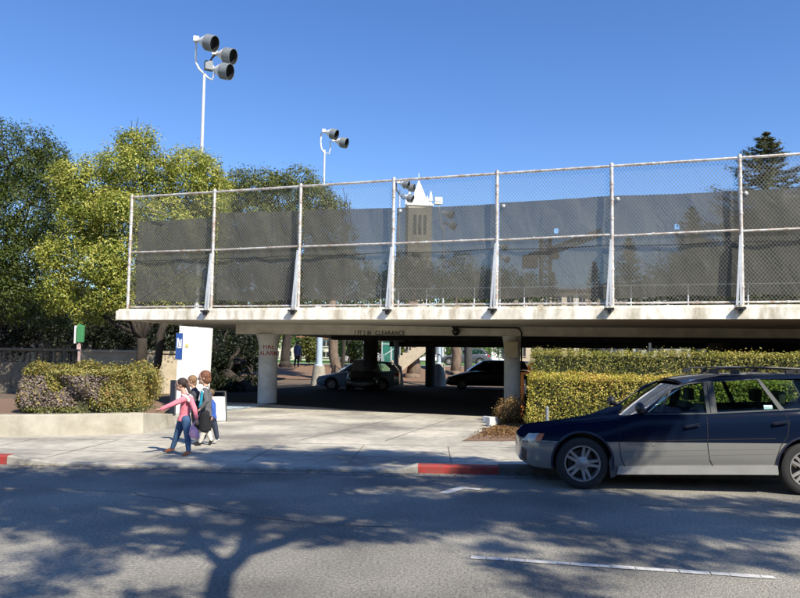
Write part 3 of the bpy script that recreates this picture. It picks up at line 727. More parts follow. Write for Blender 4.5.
# twigs sticking out of the crowns
tw = MB()
for (x, y, x2, y2, Y) in ((134,148,131,120,27.8),(140,146,150,124,27.8),(136,140,138,118,27.8)): limb(tw, at(x,y,Y), at(x2,y2,Y), .03, .008, .05)
o = tw.build('bare_twigs', bark, fix=False); o.parent = bpy.data.objects['pittosporum_tree']; o.matrix_parent_inverse = Matrix.Translation(bpy.data.objects['pittosporum_tree'].location).inverted()
# olive green tree behind bays two and three
bl = [pb(248,212,38,50,None,36),pb(286,208,40,51,None,35),pb(262,222,40,50,None,36),pb(236,200,26,49),pb(256,194,26,49),pb(318,206,28,50),pb(300,196,28,50),pb(230,225,30,50),pb(322,215,26,51,None,20),pb(265,235,36,50),pb(300,240,36,50),pb(335,238,20,51),pb(240,190,14,50,None,10),pb(280,182,16,50,None,8),pb(312,190,14,51,None,9),pb(240,262,30,52),pb(285,265,34,52),pb(325,270,30,52),pb(225,290,26,52),pb(270,292,28,52),pb(315,295,26,52)]
q = at(285,372,51)
tree('broad_tree', 'wide olive green tree behind the second and third fence bays', (q.x,51,1.2), bl, 130000, .17, lf_ol, (.35,), per=7, cl=.18, lump=.25)
tw = MB(); Yb = 50
rt_ = at(345,250,Yb)
for (x2, y2) in ((343,188),(347,193),(340,196),(350,200),(336,205),(352,210)): limb(tw, rt_, at(x2,y2,Yb), .07, .015, .03)
limb(tw, Vector((rt_.x,rt_.y,1.0)), rt_, .14, .08, .01)
o = tw.build('bare_tree', bark, fix=False); tag(o, 'small bare reddish tree whose twigs stick up above the third bay cloth', 'tree')
# tree masses seen through the cloth
for (label, Y, bls, n_, lm, lf) in (
 ('rounded dim tree behind the middle of the fourth fence bay', 70, [pb(350,285,28,70),pb(330,272,22,70),pb(372,292,20,70)], 6000, lf_ol, .35),
 ('rounded dim tree seen through cloth at the foot of the campanile', 90, [pb(415,280,26,90),pb(435,290,20,90),pb(400,288,20,90)], 6000, lf_dark, .4),
 ('low bushy tree left of the crane mast behind the cloth', 85, [pb(512,285,22,85),pb(490,290,18,85),pb(530,292,16,85)], 6000, lf_dark, .38),
 ('pale leafy tree behind the cloth right of the third floodlight', 95, [pb(465,290,20,95),pb(475,278,14,95)], 4000, lf_ol, .42),
 ('wide dim tree behind the lower seventh bay cloth', 75, [pb(700,272,34,75),pb(672,285,26,75),pb(730,280,30,75),pb(650,292,20,75)], 11000, lf_ol, .34),
 ('leafy tree behind the rightmost fence bay', 65, [pb(790,262,34,65),pb(770,285,30,65),pb(820,270,40,65)], 9000, lf_ol, .3)):
    b0 = bls[0]; tree('broad_tree', label, (b0[0], b0[1], 1.4), bls, n_, lf, lm, (.3,), group=None, per=6, cl=.3)
def conifer(label, px, ytop, Y, hw, n_, zb=1.4, lm=lf_con, ybot=330, gap=.35, lf=.3, lev=1.9, fe=.72, wf=.16):
    top = at(px, ytop, Y); k = Y/F; t = tag(empty('conifer_tree', (top.x, Y, zb)), label, 'conifer tree')
    Hh = top.z-zb; mb = MB(); mb.tube([(0,0,0),(0,0,Hh*.6),(0,0,Hh*.97)], [.38,.22,.03], 8); Ps = []; Ns = []; c_ = []
    nl = int(Hh*lev)
    for i in range(nl):
        f = i/nl; z = Hh*(1-.86*f)-.2; R_ = hw*k*(f**fe)*(1+.16*math.sin(i*2.3))+.2
        nb = 7+int(f*3)
        for b in range(nb):
            a = b*2*math.pi/nb+i*1.3+random.uniform(-.3,.3); L = R_*random.uniform(.55,1.12); dz = random.uniform(-.05,.22)*L
            d = Vector((math.cos(a), math.sin(a), 0)); e = d*L+Vector((0,0,dz))
            mb.tube([(0,0,z), tuple(Vector((0,0,z))+e*.6+Vector((0,0,-.12*L))), tuple(Vector((0,0,z))+e)], [.06,.04,.015], 4, False)
            m_ = max(6, int(n_/(nl*nb)*(.5+f)))
            s = np.sqrt(rng.random(m_)); wv = wf*L+.11
            pts = np.array([0,0,z])+np.outer(s, np.array(e))+rng.normal(0,1,(m_,3))*np.array([wv,wv,wv*.4])*(.4+.6*s[:,None])*.8
            pts[:,2] -= .12*L*np.sin(s*math.pi)
            Ps.append(pts); nn_ = np.tile([d.x*.3,d.y*.3,1.],(m_,1)); Ns.append(nn_); c_.append(np.full(m_, random.random()))
    tp = np.zeros((500,3)); tp[:,2] = Hh-rng.random(500)*2.4; tp[:,:2] = rng.normal(0,1,(500,2))*(.06+.22*(Hh-tp[:,2:3])/2.0); Ps.append(tp); Ns.append(np.tile([.2,-.2,1.],(500,1))); c_.append(rng.random(500))
    P = np.concatenate(Ps); N = np.concatenate(Ns); cc = np.concatenate(c_)
    quads_mesh('crown', leaves(P, N, lf, .35, .5), lm, t, np.clip(cc*.5+rng.random(len(P))*.5,0,1))
    q = mb.build('trunk', bark, smooth=2, fix=False); q.parent = t
    return t
conifer('tall dark conifer rising above the fence at the right edge', 766, 132, 62, 150, 90000, lf=.20, lev=1.75, fe=.9, wf=.075)
conifer('conifer just right of the sixth fence post, seen through cloth', 629, 238, 85, 34, 9000)
conifer('slim small conifer right of the crane behind the cloth', 594, 262, 95, 20, 4000)
conifer('smallest conifer just left of the crane mast behind the cloth', 553, 272, 100, 14, 3000)
conifer('conifer in the middle of the seventh fence bay behind the cloth', 692, 207, 75, 44, 12000)
# leaning oak behind the left part of the garage
q = gp(206,398,.02)
bsk = (q.x+.6, q.y+6, .02); Yq = q.y+6
bl = [pb(215,345,26,Yq+1,None,12),pb(245,338,24,Yq+2,None,12),pb(180,330,24,Yq+3,None,14),pb(225,325,30,Yq+4,None,14),pb(255,360,14,Yq+8,None,8),pb(205,372,16,Yq+5,None,14),pb(190,360,14,Yq+7,None,16)]
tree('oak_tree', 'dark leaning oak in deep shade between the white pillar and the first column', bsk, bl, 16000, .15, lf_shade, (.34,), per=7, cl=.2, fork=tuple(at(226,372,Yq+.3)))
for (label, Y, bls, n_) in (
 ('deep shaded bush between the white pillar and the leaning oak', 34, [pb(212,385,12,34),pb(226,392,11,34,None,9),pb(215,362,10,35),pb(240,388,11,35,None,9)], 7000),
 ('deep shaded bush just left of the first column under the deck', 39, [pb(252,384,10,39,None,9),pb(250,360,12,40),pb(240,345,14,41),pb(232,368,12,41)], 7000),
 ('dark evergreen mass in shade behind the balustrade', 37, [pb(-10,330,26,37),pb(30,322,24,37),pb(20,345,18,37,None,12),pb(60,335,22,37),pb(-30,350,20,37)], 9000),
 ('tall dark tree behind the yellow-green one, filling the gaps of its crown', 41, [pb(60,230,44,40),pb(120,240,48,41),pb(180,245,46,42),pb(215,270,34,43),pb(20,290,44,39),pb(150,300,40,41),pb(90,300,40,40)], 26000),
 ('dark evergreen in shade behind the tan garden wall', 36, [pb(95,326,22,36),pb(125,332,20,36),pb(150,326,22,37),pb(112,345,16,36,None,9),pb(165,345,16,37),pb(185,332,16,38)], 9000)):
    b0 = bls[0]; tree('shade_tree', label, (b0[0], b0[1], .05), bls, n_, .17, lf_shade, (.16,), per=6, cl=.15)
P = []
for i in range(400):
    x = random.uniform(-160, 960); Y = 165+random.uniform(-15,15); q = at(x, 330, Y); h = random.uniform(9,15)+2*math.sin(x*.03)
    m_ = 60; d = rng.normal(0,1,(m_,3)); d /= np.linalg.norm(d,axis=1)[:,None]; P.append(np.array([q.x,q.y,2+h*.55])+d*np.array([4.5,4.5,h*.55])*rng.uniform(.7,1.1,(m_,1)))
P = np.concatenate(P); N = rng.normal(0,1,P.shape); fw = quads_mesh('far_woods', leaves(P, N, 1.7, .7), lf_ol, rnd=rng.random(len(P))); tag(fw, 'hazy belt of distant woods filling the skyline behind the cloth', 'woods', kind='stuff')
# trees on the rise seen through the garage
for (label, px, Y, bls, lm) in (
  ('bright green tree on the lawn behind the first column', 300, 74, [pb(262,348,16,74,None,9),pb(285,342,18,74,None,8),pb(305,346,10,74,None,8)], lf_bright),
  ('shaded green shrub tree left of the pale blue lamp post', 308, 60, [pb(311,352,9,60,None,11),pb(309,344,8,60)], lf_ol),
  ('sunny green tree right of the pale blue lamp post', 342, 72, [pb(345,348,9,72,None,12),pb(352,342,8,72)], lf_bright),
  ('dark green tree behind the roof of the blue car', 352, 58, [pb(357,351,8,58,None,10),pb(385,347,8,58,None,9)], lf_dark),
  ('round green bush tree right of the stairs', 400, 70, [pb(404,357,10,70,None,7),pb(415,352,8,70,None,9)], lf_ol),
  ('bright leafy tree seen over the parked cars at the back', 450, 76, [pb(450,350,14,76,None,8),pb(478,350,16,76,None,9),pb(505,350,16,76,None,9)], lf_bright)):
    q = at(px, 362, Y); b0 = bls[0]; tree('small_tree', label, (q.x, Y, 1.5), bls, 3500, .22, lm, (.14,), per=6, cl=.15)
# tree trunks on the bank
def trunk(label, px, Y, r, lean=0, m_=barkL, zt=4.5, crownr=1.8):
    zb = terr((Vector(at(px,370,Y))-O1).dot(V)); q = at(px, 372, Y); b = Vector((q.x, Y, zb)); zt = 6.5
    t = tree('tree', label, tuple(b), [(b.x+lean*3, Y+.5, zt+1.5, crownr*1.3, crownr, crownr)], 2500, .2, lf_ol, (r,), m_, fork=(b.x+lean*2.4, Y, zt-.6)); return t
trunk('brown tree trunk just right of the pale blue lamp post', 335, 50, .62*.6, -.1)
trunk('pale brown trunk on the bank right of the stairs', 412.5, 52, .50)
trunk('slim brown trunk on the bank near the dark van', 455, 54, .40)
q = at(330,372,49); mb = MB(); 
# ------------------------------------------------------------------ hedges
def hedge(label, pts_front, depth, z0, z1, n_, lf, lm, base_dz=0, rough=.06, zf=None, biasf=None, dirn=None, name='hedge', z1r=None):
    """box hedge from front-left to front-right point, leafy on all faces"""
    p, q = pts_front; d = (q-p); L = d.length; d.normalize(); nv = dirn or Vector((-d.y, d.x, 0)); t = tag(empty(name, (p.x,p.y,z0)), label, 'hedge'); Hh = z1-z0
    mb = MB(); i_ = .12
    a_, b_, c_, e_ = p+d*i_+nv*i_, q-d*i_+nv*i_, q-d*i_+nv*(depth-i_), p+d*i_+nv*(depth-i_)
    mb.prism([(x.x-p.x,x.y-p.y,.0) for x in (a_,b_,c_,e_)], (0,0,Hh-i_))
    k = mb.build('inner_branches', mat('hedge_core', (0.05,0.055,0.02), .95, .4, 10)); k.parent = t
    areas = [L*Hh, L*depth, depth*Hh, depth*Hh, L*Hh*.3]; pr = np.array(areas)/sum(areas); f = rng.choice(5, n_, p=pr); u_ = rng.random(n_); v_ = rng.random(n_)
    dn = np.array([d.x,d.y,0]); nn = np.array([nv.x,nv.y,0]); zz = np.array([0,0,1.]); P = np.zeros((n_,3)); N = np.zeros((n_,3))
    bumpy = lambda a,b: rough*(np.sin(a*3.1+b*2)*np.sin(b*4.3+a*1.1)+.7*np.sin(a*9)*np.sin(b*8))
    for k_ in range(5):
        s = f == k_; uu = u_[s][:,None]; vv = v_[s][:,None]
        if k_ in (0,4): 
            back = 0 if k_ == 0 else depth; P[s] = dn*uu*L+zz*vv*Hh+nn*back; N[s] = -nn if k_ == 0 else nn; P[s] += N[s]*bumpy(uu*L, vv*Hh)
        elif k_ == 1: P[s] = dn*uu*L+nn*vv*depth+zz*Hh; N[s] = zz; P[s] += zz*bumpy(uu*L, vv*depth)
        else: P[s] = (dn*L if k_ == 3 else 0)+nn*uu*depth+zz*vv*Hh; N[s] = dn if k_ == 3 else -dn; P[s] += N[s]*bumpy(uu*depth, vv*Hh)
    P -= N*(rng.random(n_)**1.5*.16)[:,None]; P += N*((rng.random(n_) > .965)*rng.random(n_)*.11)[:,None]; P[:,2] += (rng.random(n_) > .985)*(P[:,2] > Hh*.93)*rng.random(n_)*.13; P += rng.normal(0,.015,P.shape)
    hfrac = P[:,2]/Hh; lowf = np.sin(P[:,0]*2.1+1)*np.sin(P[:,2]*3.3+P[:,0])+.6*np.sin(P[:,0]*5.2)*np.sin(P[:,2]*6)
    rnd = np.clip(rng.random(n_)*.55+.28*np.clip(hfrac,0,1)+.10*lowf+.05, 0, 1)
    if biasf is not None: rnd = biasf(P, hfrac, rnd, L)
    NN = N.copy(); NN[:,2] += .25
    o = quads_mesh('foliage', leaves(P, NN, lf, .5, .6), lm, t, rnd); return t
# right hedge, two tiers
p = gp(527,430,LZ); zt_ = at(560,374.5,17.3).z; q = p+Uh*13
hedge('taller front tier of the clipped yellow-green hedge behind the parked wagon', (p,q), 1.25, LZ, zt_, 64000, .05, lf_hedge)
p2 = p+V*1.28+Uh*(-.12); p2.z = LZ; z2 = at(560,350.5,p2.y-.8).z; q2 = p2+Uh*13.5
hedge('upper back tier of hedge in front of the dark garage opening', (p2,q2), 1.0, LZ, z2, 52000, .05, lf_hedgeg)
# left hedge in the raised planter
PZ = .44
pl = gp(20,411,PZ); pr_ = gp(129,412.5,PZ)
def lb(P, h, rnd, L):
    x = P[:,0]/L; g = rng.random(len(P)); r = rng.random(len(P))
    grey = (h < .86) & (x < .80) & (np.sin(P[:,0]*3+P[:,2]*4)+.6*np.sin(P[:,0]*7.3) > -1.15) & (h > .10)
    out = np.where(grey & (g < .80), r*.42, .52+r*.40)
    out = np.where((x > .72) & (h < .75), .5+r*.5, out); out = np.where((h < .14), .52+r*.12, out)
    return out
hz1 = at(80,369,15.6).z
hedge('low hedge of bare grey twigs with yellow leaf tips in the concrete planter', (pl,pr_), 1.5, PZ-.03, hz1, 46000, .05, lf_priv, biasf=lb, rough=.12)
pe = gp(140,408,PZ)
def shrub(label, c_, r, n_, lf, lm, name='shrub', lo=0.0, hi=1.0, cat='shrub'):
    t = tag(empty(name, c_), label, cat); P, N, rr, cid = crown_points([(0,0,r[2]*.9,r[0],r[1],r[2])], n_, .45, .3, .05, 4)
    k = P[:,2] > 0; P, N, cid = P[k], N[k], cid[k]
    quads_mesh('foliage', leaves(P, N, lf, .5), lm, t, np.clip(lo+(hi-lo)*(cid*.6+rng.random(len(P))*.4),0,1))
    mb = MB()
    for i in range(14):
        a = random.random()*6.28; mb.tube([(0,0,0),(math.cos(a)*r[0]*.4,math.sin(a)*r[1]*.4,r[2]*.7),(math.cos(a)*r[0]*.7,math.sin(a)*r[1]*.7,r[2]*1.3)], [.015,.01,.004], 5)
    o = mb.build('stems', barkL, fix=False); o.parent = t; return t
shrub('yellow and orange leafed shrub at the right end of the twiggy hedge', tuple(gp(139,404,PZ)+Vector((-.05,.5,0))), (.42,.6,.52), 4200, .06, lf_priv, lo=.52)
for (x, y, r, lab) in ((29,407,.16,'below its left end'),(72,408,.15,'left of its middle'),(93,409,.15,'near its middle'),(112,408.5,.15,'right of its middle')):
    shrub('bright green weed clump at the foot of the twiggy hedge, %s' % lab, tuple(gp(x,y,PZ)), (r*1.1,r,r), 420, .06, lf_bright, 'weed_clump', cat='weeds')
shrub('small rusty orange shrub in the bed at the foot of the right white column', tuple(gp(508,424,LZ)), (.31,.30,.34), 2000, .055, lf_rust)
shrub('dark dull shrub squeezed between the rusty shrub and the hedge', tuple(gp(521,424,LZ)+Vector((0,.3,0))), (.28,.3,.36), 1200, .05, lf_rust, lo=0, hi=.4)
# ------------------------------------------------------------------ planter
base = [gp(-60,437,LZ), gp(60,435.5,LZ), gp(143,433.3,LZ), gp(176,425.5,LZ)]
topz = PZ
def inset(p, d): return Vector((p.x+d[0], p.y+d[1], topz))
tops_ = [inset(base[0],(0,.08)), inset(base[1],(0,.08)), inset(base[2],(-.05,.10)), inset(base[3],(-.08,.02))]; tops_[3].z = .30
wid = [Vector((0,.26,0)), Vector((0,.26,0)), Vector((-.26,.22,0)), Vector((-.30,.05,0))]
mb = MB(); n = len(base)
for i in range(n): 
    b_, t_ = base[i].copy(), tops_[i]; b_.z = -.03
    mb.v += [b_, t_, t_+wid[i], Vector((t_.x+wid[i].x, t_.y+wid[i].y, -.03))]
for i in range(n-1):
    for k in range(4): mb.f.append((i*4+k, (i+1)*4+k, (i+1)*4+(k+1)%4, i*4+(k+1)%4))
mb.f += [(0,1,2,3), tuple((n-1)*4+k for k in (3,2,1,0))]
ow = mb.build('planter_wall', mat('planter_concrete', (0.36,0.335,0.27), .9, .28, 1.6, base2=(0.24,0.215,0.16), bump=.25, bscale=40), bevel=.025); tag(ow, 'low pale concrete retaining wall of the planter beside the pavement', 'planter wall')
sp_ = [tops_[0]+wid[0], tops_[1]+wid[1], tops_[2]+wid[2], tops_[3]+wid[3], gp(172,405,.3), gp(150,398,.4), gp(0,398,.4), gp(-60,398,.4)]
mb = MB(); zz_ = [PZ-.05]*3+[.26,.26,PZ-.06,PZ-.05,PZ-.05]
mb.v = [Vector((q_.x,q_.y,z_)) for q_, z_ in zip(sp_, zz_)]; mb.f = [(0,1,2,3,4,5,6,7)]
o = mb.build('planter_soil', mulch, fix=False); struct(o)
# ------------------------------------------------------------------ boundary wall with balustrade
Yw = 31.0; wl = at(80,350,Yw); wr = at(176,351.5,Yw+1); bw = tag(empty('boundary_wall', (wl.x,Yw,0)), 'tan stucco garden wall with a coping, behind the twiggy hedge', 'wall')
mb = MB(); mb.prism([(wl.x,Yw,0),(wr.x+.2,Yw+1.2,0),(wr.x+.2,Yw+1.5,0),(wl.x,Yw+.3,0)], (0,0,wl.z-.1)); par(mb.build('wall_face', stucco), bw)
mb = MB(); mb.prism([(wl.x-.05,Yw-.06,0),(wr.x+.25,Yw+1.14,0),(wr.x+.25,Yw+1.56,0),(wl.x-.05,Yw+.36,0)], (0,0,.12)); mb.v = [v+Z*(wl.z-.097) for v in mb.v]; par(mb.build('coping', stucco, bevel=.02), bw)
shade_st = mat('shaded_stone', (0.19,0.16,0.115), .95, .35, 3, bump=.2)  # stucco tone darkened to paint the balustrade's shade into its colour
bal = tag(empty('balustrade', (wl.x-3,Yw,0)), 'shaded stone balustrade at the far left beyond the hedge', 'balustrade')
xl = at(-40,350,Yw).x; zc = at(30,348,Yw).z; zl = at(30,362,Yw).z
mb = MB(); mb.box(((xl+wl.x)/2-.1,Yw+.15,zl/2), (wl.x-xl-.2,.4,zl)); par(mb.build('plinth', shade_st), bal)
mb = MB(); mb.box(((xl+wl.x)/2-.1,Yw+.15,zc-.06), (wl.x-xl-.2,.36,.12)); par(mb.build('handrail', shade_st, bevel=.02), bal)
x = xl+.2
while x < wl.x-.3:
    mb = MB(); hb = zc-.12-zl; mb.lathe([(.05,0),(.07,.03),(.04,hb*.15),(.085,hb*.4),(.04,hb*.8),(.065,hb-.03),(.05,hb)], (x,Yw+.15,zl), (0,0,1), 10); par(mb.build('baluster', shade_st, smooth=True), bal); x += .27
# ------------------------------------------------------------------ white pylon with blue sign
a = at(176,413,20.0); pt = at(190,327.3,20.0); hz_ = pt.z; wL = at(175,370,20.0); wR = at(206.6,370,20.0)
py = tag(empty('sign_pillar', (0,0,0)), 'tall plain white sunlit pillar with a vertical blue sign on its left edge', 'sign pillar')
cx = (wL.x+wR.x)/2; ww = wR.x-wL.x; py.location = (cx,20.1,LZ)
mb = MB(); mb.prism([(-ww/2-.02,0,0),(ww/2-.02,0,0),(ww/2+.04,0,hz_-LZ-.01),(-ww/2+.05,0,hz_-LZ+.04)], (0,.30,0)); o = mb.build('slab', white, bevel=.012); o.parent = py
bl_ = mat('sign_blue', (0.02,0.07,0.26), .5)
def pyl(px, y): q_ = at(px, y, 20.0); return q_.x-cx, q_.z-LZ
x0, z0 = pyl(174.4,359); x1, z1 = pyl(182.0,333)
mb = MB(); mb.box(((x0+x1)/2,-.014,(z0+z1)/2), (x1-x0,.02,z1-z0)); bs_ = mb.build('blue_sign', bl_); bs_.parent = py
wm_ = MB(); gx0, gz0 = pyl(176,348); gx1, gz1 = pyl(181,338); w_ = gx1-gx0; h_ = gz1-gz0
wm_.box((gx0+w_*.16,-.03,gz0+h_*.5),(w_*.3,.008,h_)); wm_.box((gx1-w_*.10,-.03,gz0+h_*.45),(w_*.2,.008,h_*.9))
wm_.prism([(gx0+w_*.3,-.034,gz0+h_*.95),(gx0+w_*.55,-.034,gz0+h_*.8),(gx1-w_*.22,-.034,gz0+h_*.25),(gx1-w_*.45,-.034,gz0+h_*.1)], (0,.008,0)); wm_.box((gx0+w_*.5,-.03,gz0+h_*.06),(w_*.7,.008,h_*.1))
o = wm_.build('sign_mark', white); o.parent = bs_
qx, qz = pyl(186,345.5); mb = MB(); mb.box((qx,-.008,qz),(.09,.008,.09)); mb.box((qx,-.014,qz),(.05,.006,.05)); o = mb.build('yellow_sticker', mat('yellow_sticker',(0.62,0.52,0.18),.6)); o.parent = py
qx, qz = pyl(180,329.3); mb = MB(); mb.lathe([(.035,0),(.045,0),(.045,-.006),(.035,-.006)], (qx,-.004,qz), (0,1,0), 16, True); o = mb.build('ring_plate', galvL); o.parent = py
p_ = gp(172.5,415.5,LZ); zt_ = at(172.5,380,p_.y).z; mb = MB(); mb.bar((p_.x,p_.y,LZ),(p_.x,p_.y,zt_),.13,.13); o = mb.build('bollard', mat('dark_blue_post',(0.015,0.02,0.035),.5)); tag(o, 'dark square post standing at the left foot of the white pillar', 'post')
# A-frame board
p_ = gp(221,421,LZ); k = p_.y/F; af = tag(empty('sandwich_board', (p_.x-.13,p_.y,LZ), .5), 'white sandwich board in a black tube frame behind the boy in blue', 'sandwich board')
mb = MB(); w_ = .42; h_ = .72; 
for s in (-1,1):
    mb.bar((-w_/2,s*.20,0),(-w_/2,s*.03,h_),.03); mb.bar((w_/2,s*.20,0),(w_/2,s*.03,h_),.03); mb.bar((-w_/2,s*.03,h_),(w_/2,s*.03,h_),.03)
o = mb.build('frame', black); o.parent = af
mb = MB()
for s in (-1,1): mb.prism([(-w_/2+.02,s*.195,.02),(w_/2-.02,s*.195,.02),(w_/2-.02,s*.07,h_-.13),(-w_/2+.02,s*.07,h_-.13)], (0,.008,0))
o = mb.build('panel', white); o.parent = af
# ------------------------------------------------------------------ fittings on the garage
def boxat(px0, px1, py0, py1, Y, dep, name, m_, label=None, cat=None, parent=None, bev=.01):
    a = at(px0,py1,Y); b = at(px1,py0,Y); mb = MB(); mb.box(((a.x+b.x)/2, Y+dep/2, (a.z+b.z)/2), (b.x-a.x, dep, b.z-a.z), 0)
    o = mb.build(name, m_, bevel=bev)
    if label: tag(o, label, cat)
    if parent: par(o, parent)
    return o
beige = mat('beige_enamel', (0.62,0.54,0.36), .6, .15, 4)
eb = tag(empty('electrical_box', at(511,356,23.6)), 'beige metal electrical box hung high on the right white column', 'electrical box')
boxat(505.3,518.3,341.5,357.5,23.6,.28,'cabinet',beige,parent=eb,bev=.015); boxat(506.2,517.4,342.4,356.6,23.58,.02,'door',beige,parent=eb,bev=.004); boxat(503,506,353.5,359,23.7,.15,'junction_box',galvL,parent=eb)
dm = tag(empty('dome_camera', onbeam(456,330)), 'dark dome lamp hanging on the beam face right of the clearance lettering', 'lamp')
q_ = onbeam(456.5,331)-cn_*.16
mb = MB(); mb.lathe([(0,.06),(.06,.06),(.15,0),(.15,-.02)], q_, (0,0,1), 16); mb.bar(q_+Z*.04, q_+cn_*.15+Z*.06, .04); mb.bar(onbeam(453.5,330)-cn_*.02, onbeam(453.5,326)-cn_*.02, .03); par(mb.build('bracket', black, smooth=True), dm)
mb = MB(); mb.ell(q_-Z*.03, (.13,.13,.13), 14, 8); par(mb.build('dome', mat('dark_dome',(0.02,0.015,0.012),.2), smooth=2), dm)
cd2 = MB(); f_ = lambda x, y: onbeam(x,y)-cn_*.03
cd2.tube([f_(452,327.2), f_(500,327.8), f_(517,328), f_(520,329.5), f_(521.5,333), f_(521.5,370)], .022, 8)
o = cd2.build('conduit_pipe', blackC, smooth=2); tag(o, 'dark conduit running from the dome lamp along the beam and down the column', 'conduit pipe')
# orange barrier by the hedge
orM = mat('orange_paint', (0.75,0.24,0.03), .55, .15, 6); yb = 20.4
ob = tag(empty('orange_barrier', at(526,410,yb)), 'orange metal frame with a round top standing between the right column and the hedge', 'barrier')
mb = MB(); mb.bar(at(522.3,373.5,yb), at(522.3,424,yb), .07); mb.bar(at(521.5,373.5,yb), at(536,373.5,yb), .07); mb.bar(at(535.5,373,yb), at(535.5,424,yb), .06); par(mb.build('frame', orM), ob)
mb = MB(); c_ = at(532.5,367.3,yb+.1); mb.lathe([(.06,-.05),(.06,.05),(.13,.05),(.13,-.05)], c_, (0,1,0), 20, True); par(mb.build('ring', orM, smooth=True), ob)
mb = MB(); mb.tube([at(524.5,394,yb+.05), at(524.5,372.5+7,yb+.05)], .035, 10); par(mb.build('inner_tube', galvL, smooth=True), ob)
# posts near the hedge
def post(px, yt, yb_, w, label, m_=galvL, Y=None, capd=True):
    if Y is None: p_ = gp(px, yb_, LZ)
    else: p_ = at(px, yb_, Y); 
    k = p_.y/F; top = at(px, yt, p_.y).z; mb = MB(); zb_ = LZ if Y is None else p_.z
    mb.tube([(p_.x,p_.y,zb_),(p_.x,p_.y,top)], w*k/2, 12); 
    if capd: mb.lathe([(w*k/2+.006,-.02),(w*k/2+.006,.0),(w*k/4,.02),(0,.025)], (p_.x,p_.y,top), (0,0,1), 12)
    o = mb.build('steel_post', m_, smooth=True); tag(o, label, 'post'); return o
post(547.2,407.5,436,3.4,'short galvanised post in front of the hedge above the wagon hood',mat('dull_zinc',(0.22,0.24,0.25),.6))
o = post(650.3,343.5,372,2.6,'thin pale post with a side knob rising behind the upper hedge tier', white, Y=19.6)
# small white block and cup by the bed
p_ = gp(491.5,426,LZ); mb = MB(); mb.box((p_.x,p_.y,LZ+.11),(.22,.2,.22),.4); o = mb.build('concrete_block', colM, bevel=.03); tag(o, 'small rounded pale concrete block at the driveway edge by the rusty shrub', 'block')
p_ = gp(486.5,422.5,LZ); mb = MB(); mb.box((p_.x,p_.y,LZ+.08),(.10,.16,.16),.7); o = mb.build('white_marker', white, bevel=.01); tag(o, 'small bright white marker just left of the concrete block', 'marker')
# ticket machine / green box on a post at left
Yk = 17.9; pk = tag(empty('pay_station', at(78,366,Yk)), 'green sign box with a white side panel on a post above the twiggy hedge', 'sign box'); grn = mat('sign_green',(0.05,0.22,0.08),.5,.1,4)
boxat(76.0,83.2,325.2,342.3,Yk,.12,'green_box',grn,parent=pk,bev=.02); boxat(73.6,75.8,325.6,343.4,Yk+.02,.14,'white_panel',white,parent=pk)
o = boxat(78.3,80.6,323.8,325.3,Yk+.03,.06,'cap',grn,parent=pk,bev=.004)
boxat(77.2,79.9,342.3,362,Yk+.03,.08,'post',mat('sticker_post',(0.40,0.36,0.33),.7,.5,14,base2=(0.30,0.10,0.08)),parent=pk)
boxat(76.4,80.6,344.5,349.5,Yk-.01,.03,'notice',mat('notice',(0.5,0.42,0.38),.7,.4,20,base2=(0.35,0.1,0.08)),parent=pk)
o = pk.location
# dark vertical post behind the white pillar
# ------------------------------------------------------------------ things behind the garage
def lamp_post(label, px, Y, ybase, r=.2):
    q_ = at(px, ybase, Y); zb_ = terr((q_-O1).dot(V)); t = tag(empty('lamp_post', (q_.x,Y,zb_)), label, 'lamp post', 'pale blue lamp posts on conical concrete bases')
    mb = MB(); hc = q_.z-zb_; mb.lathe([(0,-.3),(.52,-.3),(.50,0),(.34,hc),(0,hc+.02)], (0,0,0), (0,0,1), 20); o = mb.build('concrete_base', concrete, smooth=True); o.parent = t
    mb = MB(); mb.tube([(0,0,hc),(0,0,4.6)], [r,r*.8], 14); mb.lathe([(r+.08,hc),(r+.08,hc+.06),(r,hc+.1)], (0,0,0), (0,0,1), 14); o = mb.build('pole', mat('pale_blue_paint_post',(0.42,0.52,0.60),.5,.1,4), smooth=True); o.parent = t
    mb = MB(); mb.box((0,-.6,4.65),(.35,1.2,.18)); o = mb.build('lamp_head', galvL, bevel=.03); o.parent = t
lamp_post('pale blue lamp post on a cone base left of the blue parked car', 319, 44, 366, .20)
lamp_post('shaded blue lamp post in front of the stairs', 396, 44, 366, .16)
lamp_post('blue lamp post between the two dark columns at the back', 439, 46, 364, .15)
# stairs
st = tag(empty('outdoor_stairs', (at(392,366,51))), 'tan concrete outdoor stairs rising to the right behind the garage', 'stairs')
YS_ = 51; s0 = at(382,368,YS_); s1 = at(440,333,YS_); mb = MB(); n_ = 14; prof = []
for i in range(n_):
    t0 = i/n_; prof += [(s0.x+(s1.x-s0.x)*t0, s0.z+(s1.z-s0.z)*t0+.02), (s0.x+(s1.x-s0.x)*t0, s0.z+(s1.z-s0.z)*(t0+1/n_)+.02)]
prof += [(s1.x, s1.z+.02), (s1.x, s1.z-.55), (s0.x+.4, s0.z-1.0), (s0.x, s0.z-1.0)]
mb.prism([(x, YS_, z) for x, z in prof], (0,1.8,0)); par(mb.build('flight', stucco), st)
mb = MB(); mb.bar(Vector((s0.x+.2,YS_-.05,s0.z+.95)), Vector((s1.x,YS_-.05,s1.z+.95)), .06)
for i in range(0,n_,2): x = s0.x+(s1.x-s0.x)*i/n_+.1; z = s0.z+(s1.z-s0.z)*i/n_; mb.bar((x,YS_-.05,z+.1),(x,YS_-.05,z+.97),.04)
par(mb.build('handrail', galvL), st)
g0 = at(382,343,53); g1 = at(400,343,53); gb = at(382,366,53)
gf = fence2('fence with green windscreen cloth behind the foot of the stairs', [Vector((x,53,gb.z)) for x in (g0.x,(g0.x+g1.x)/2,g1.x)], 3.2, (3.0,greenScr))
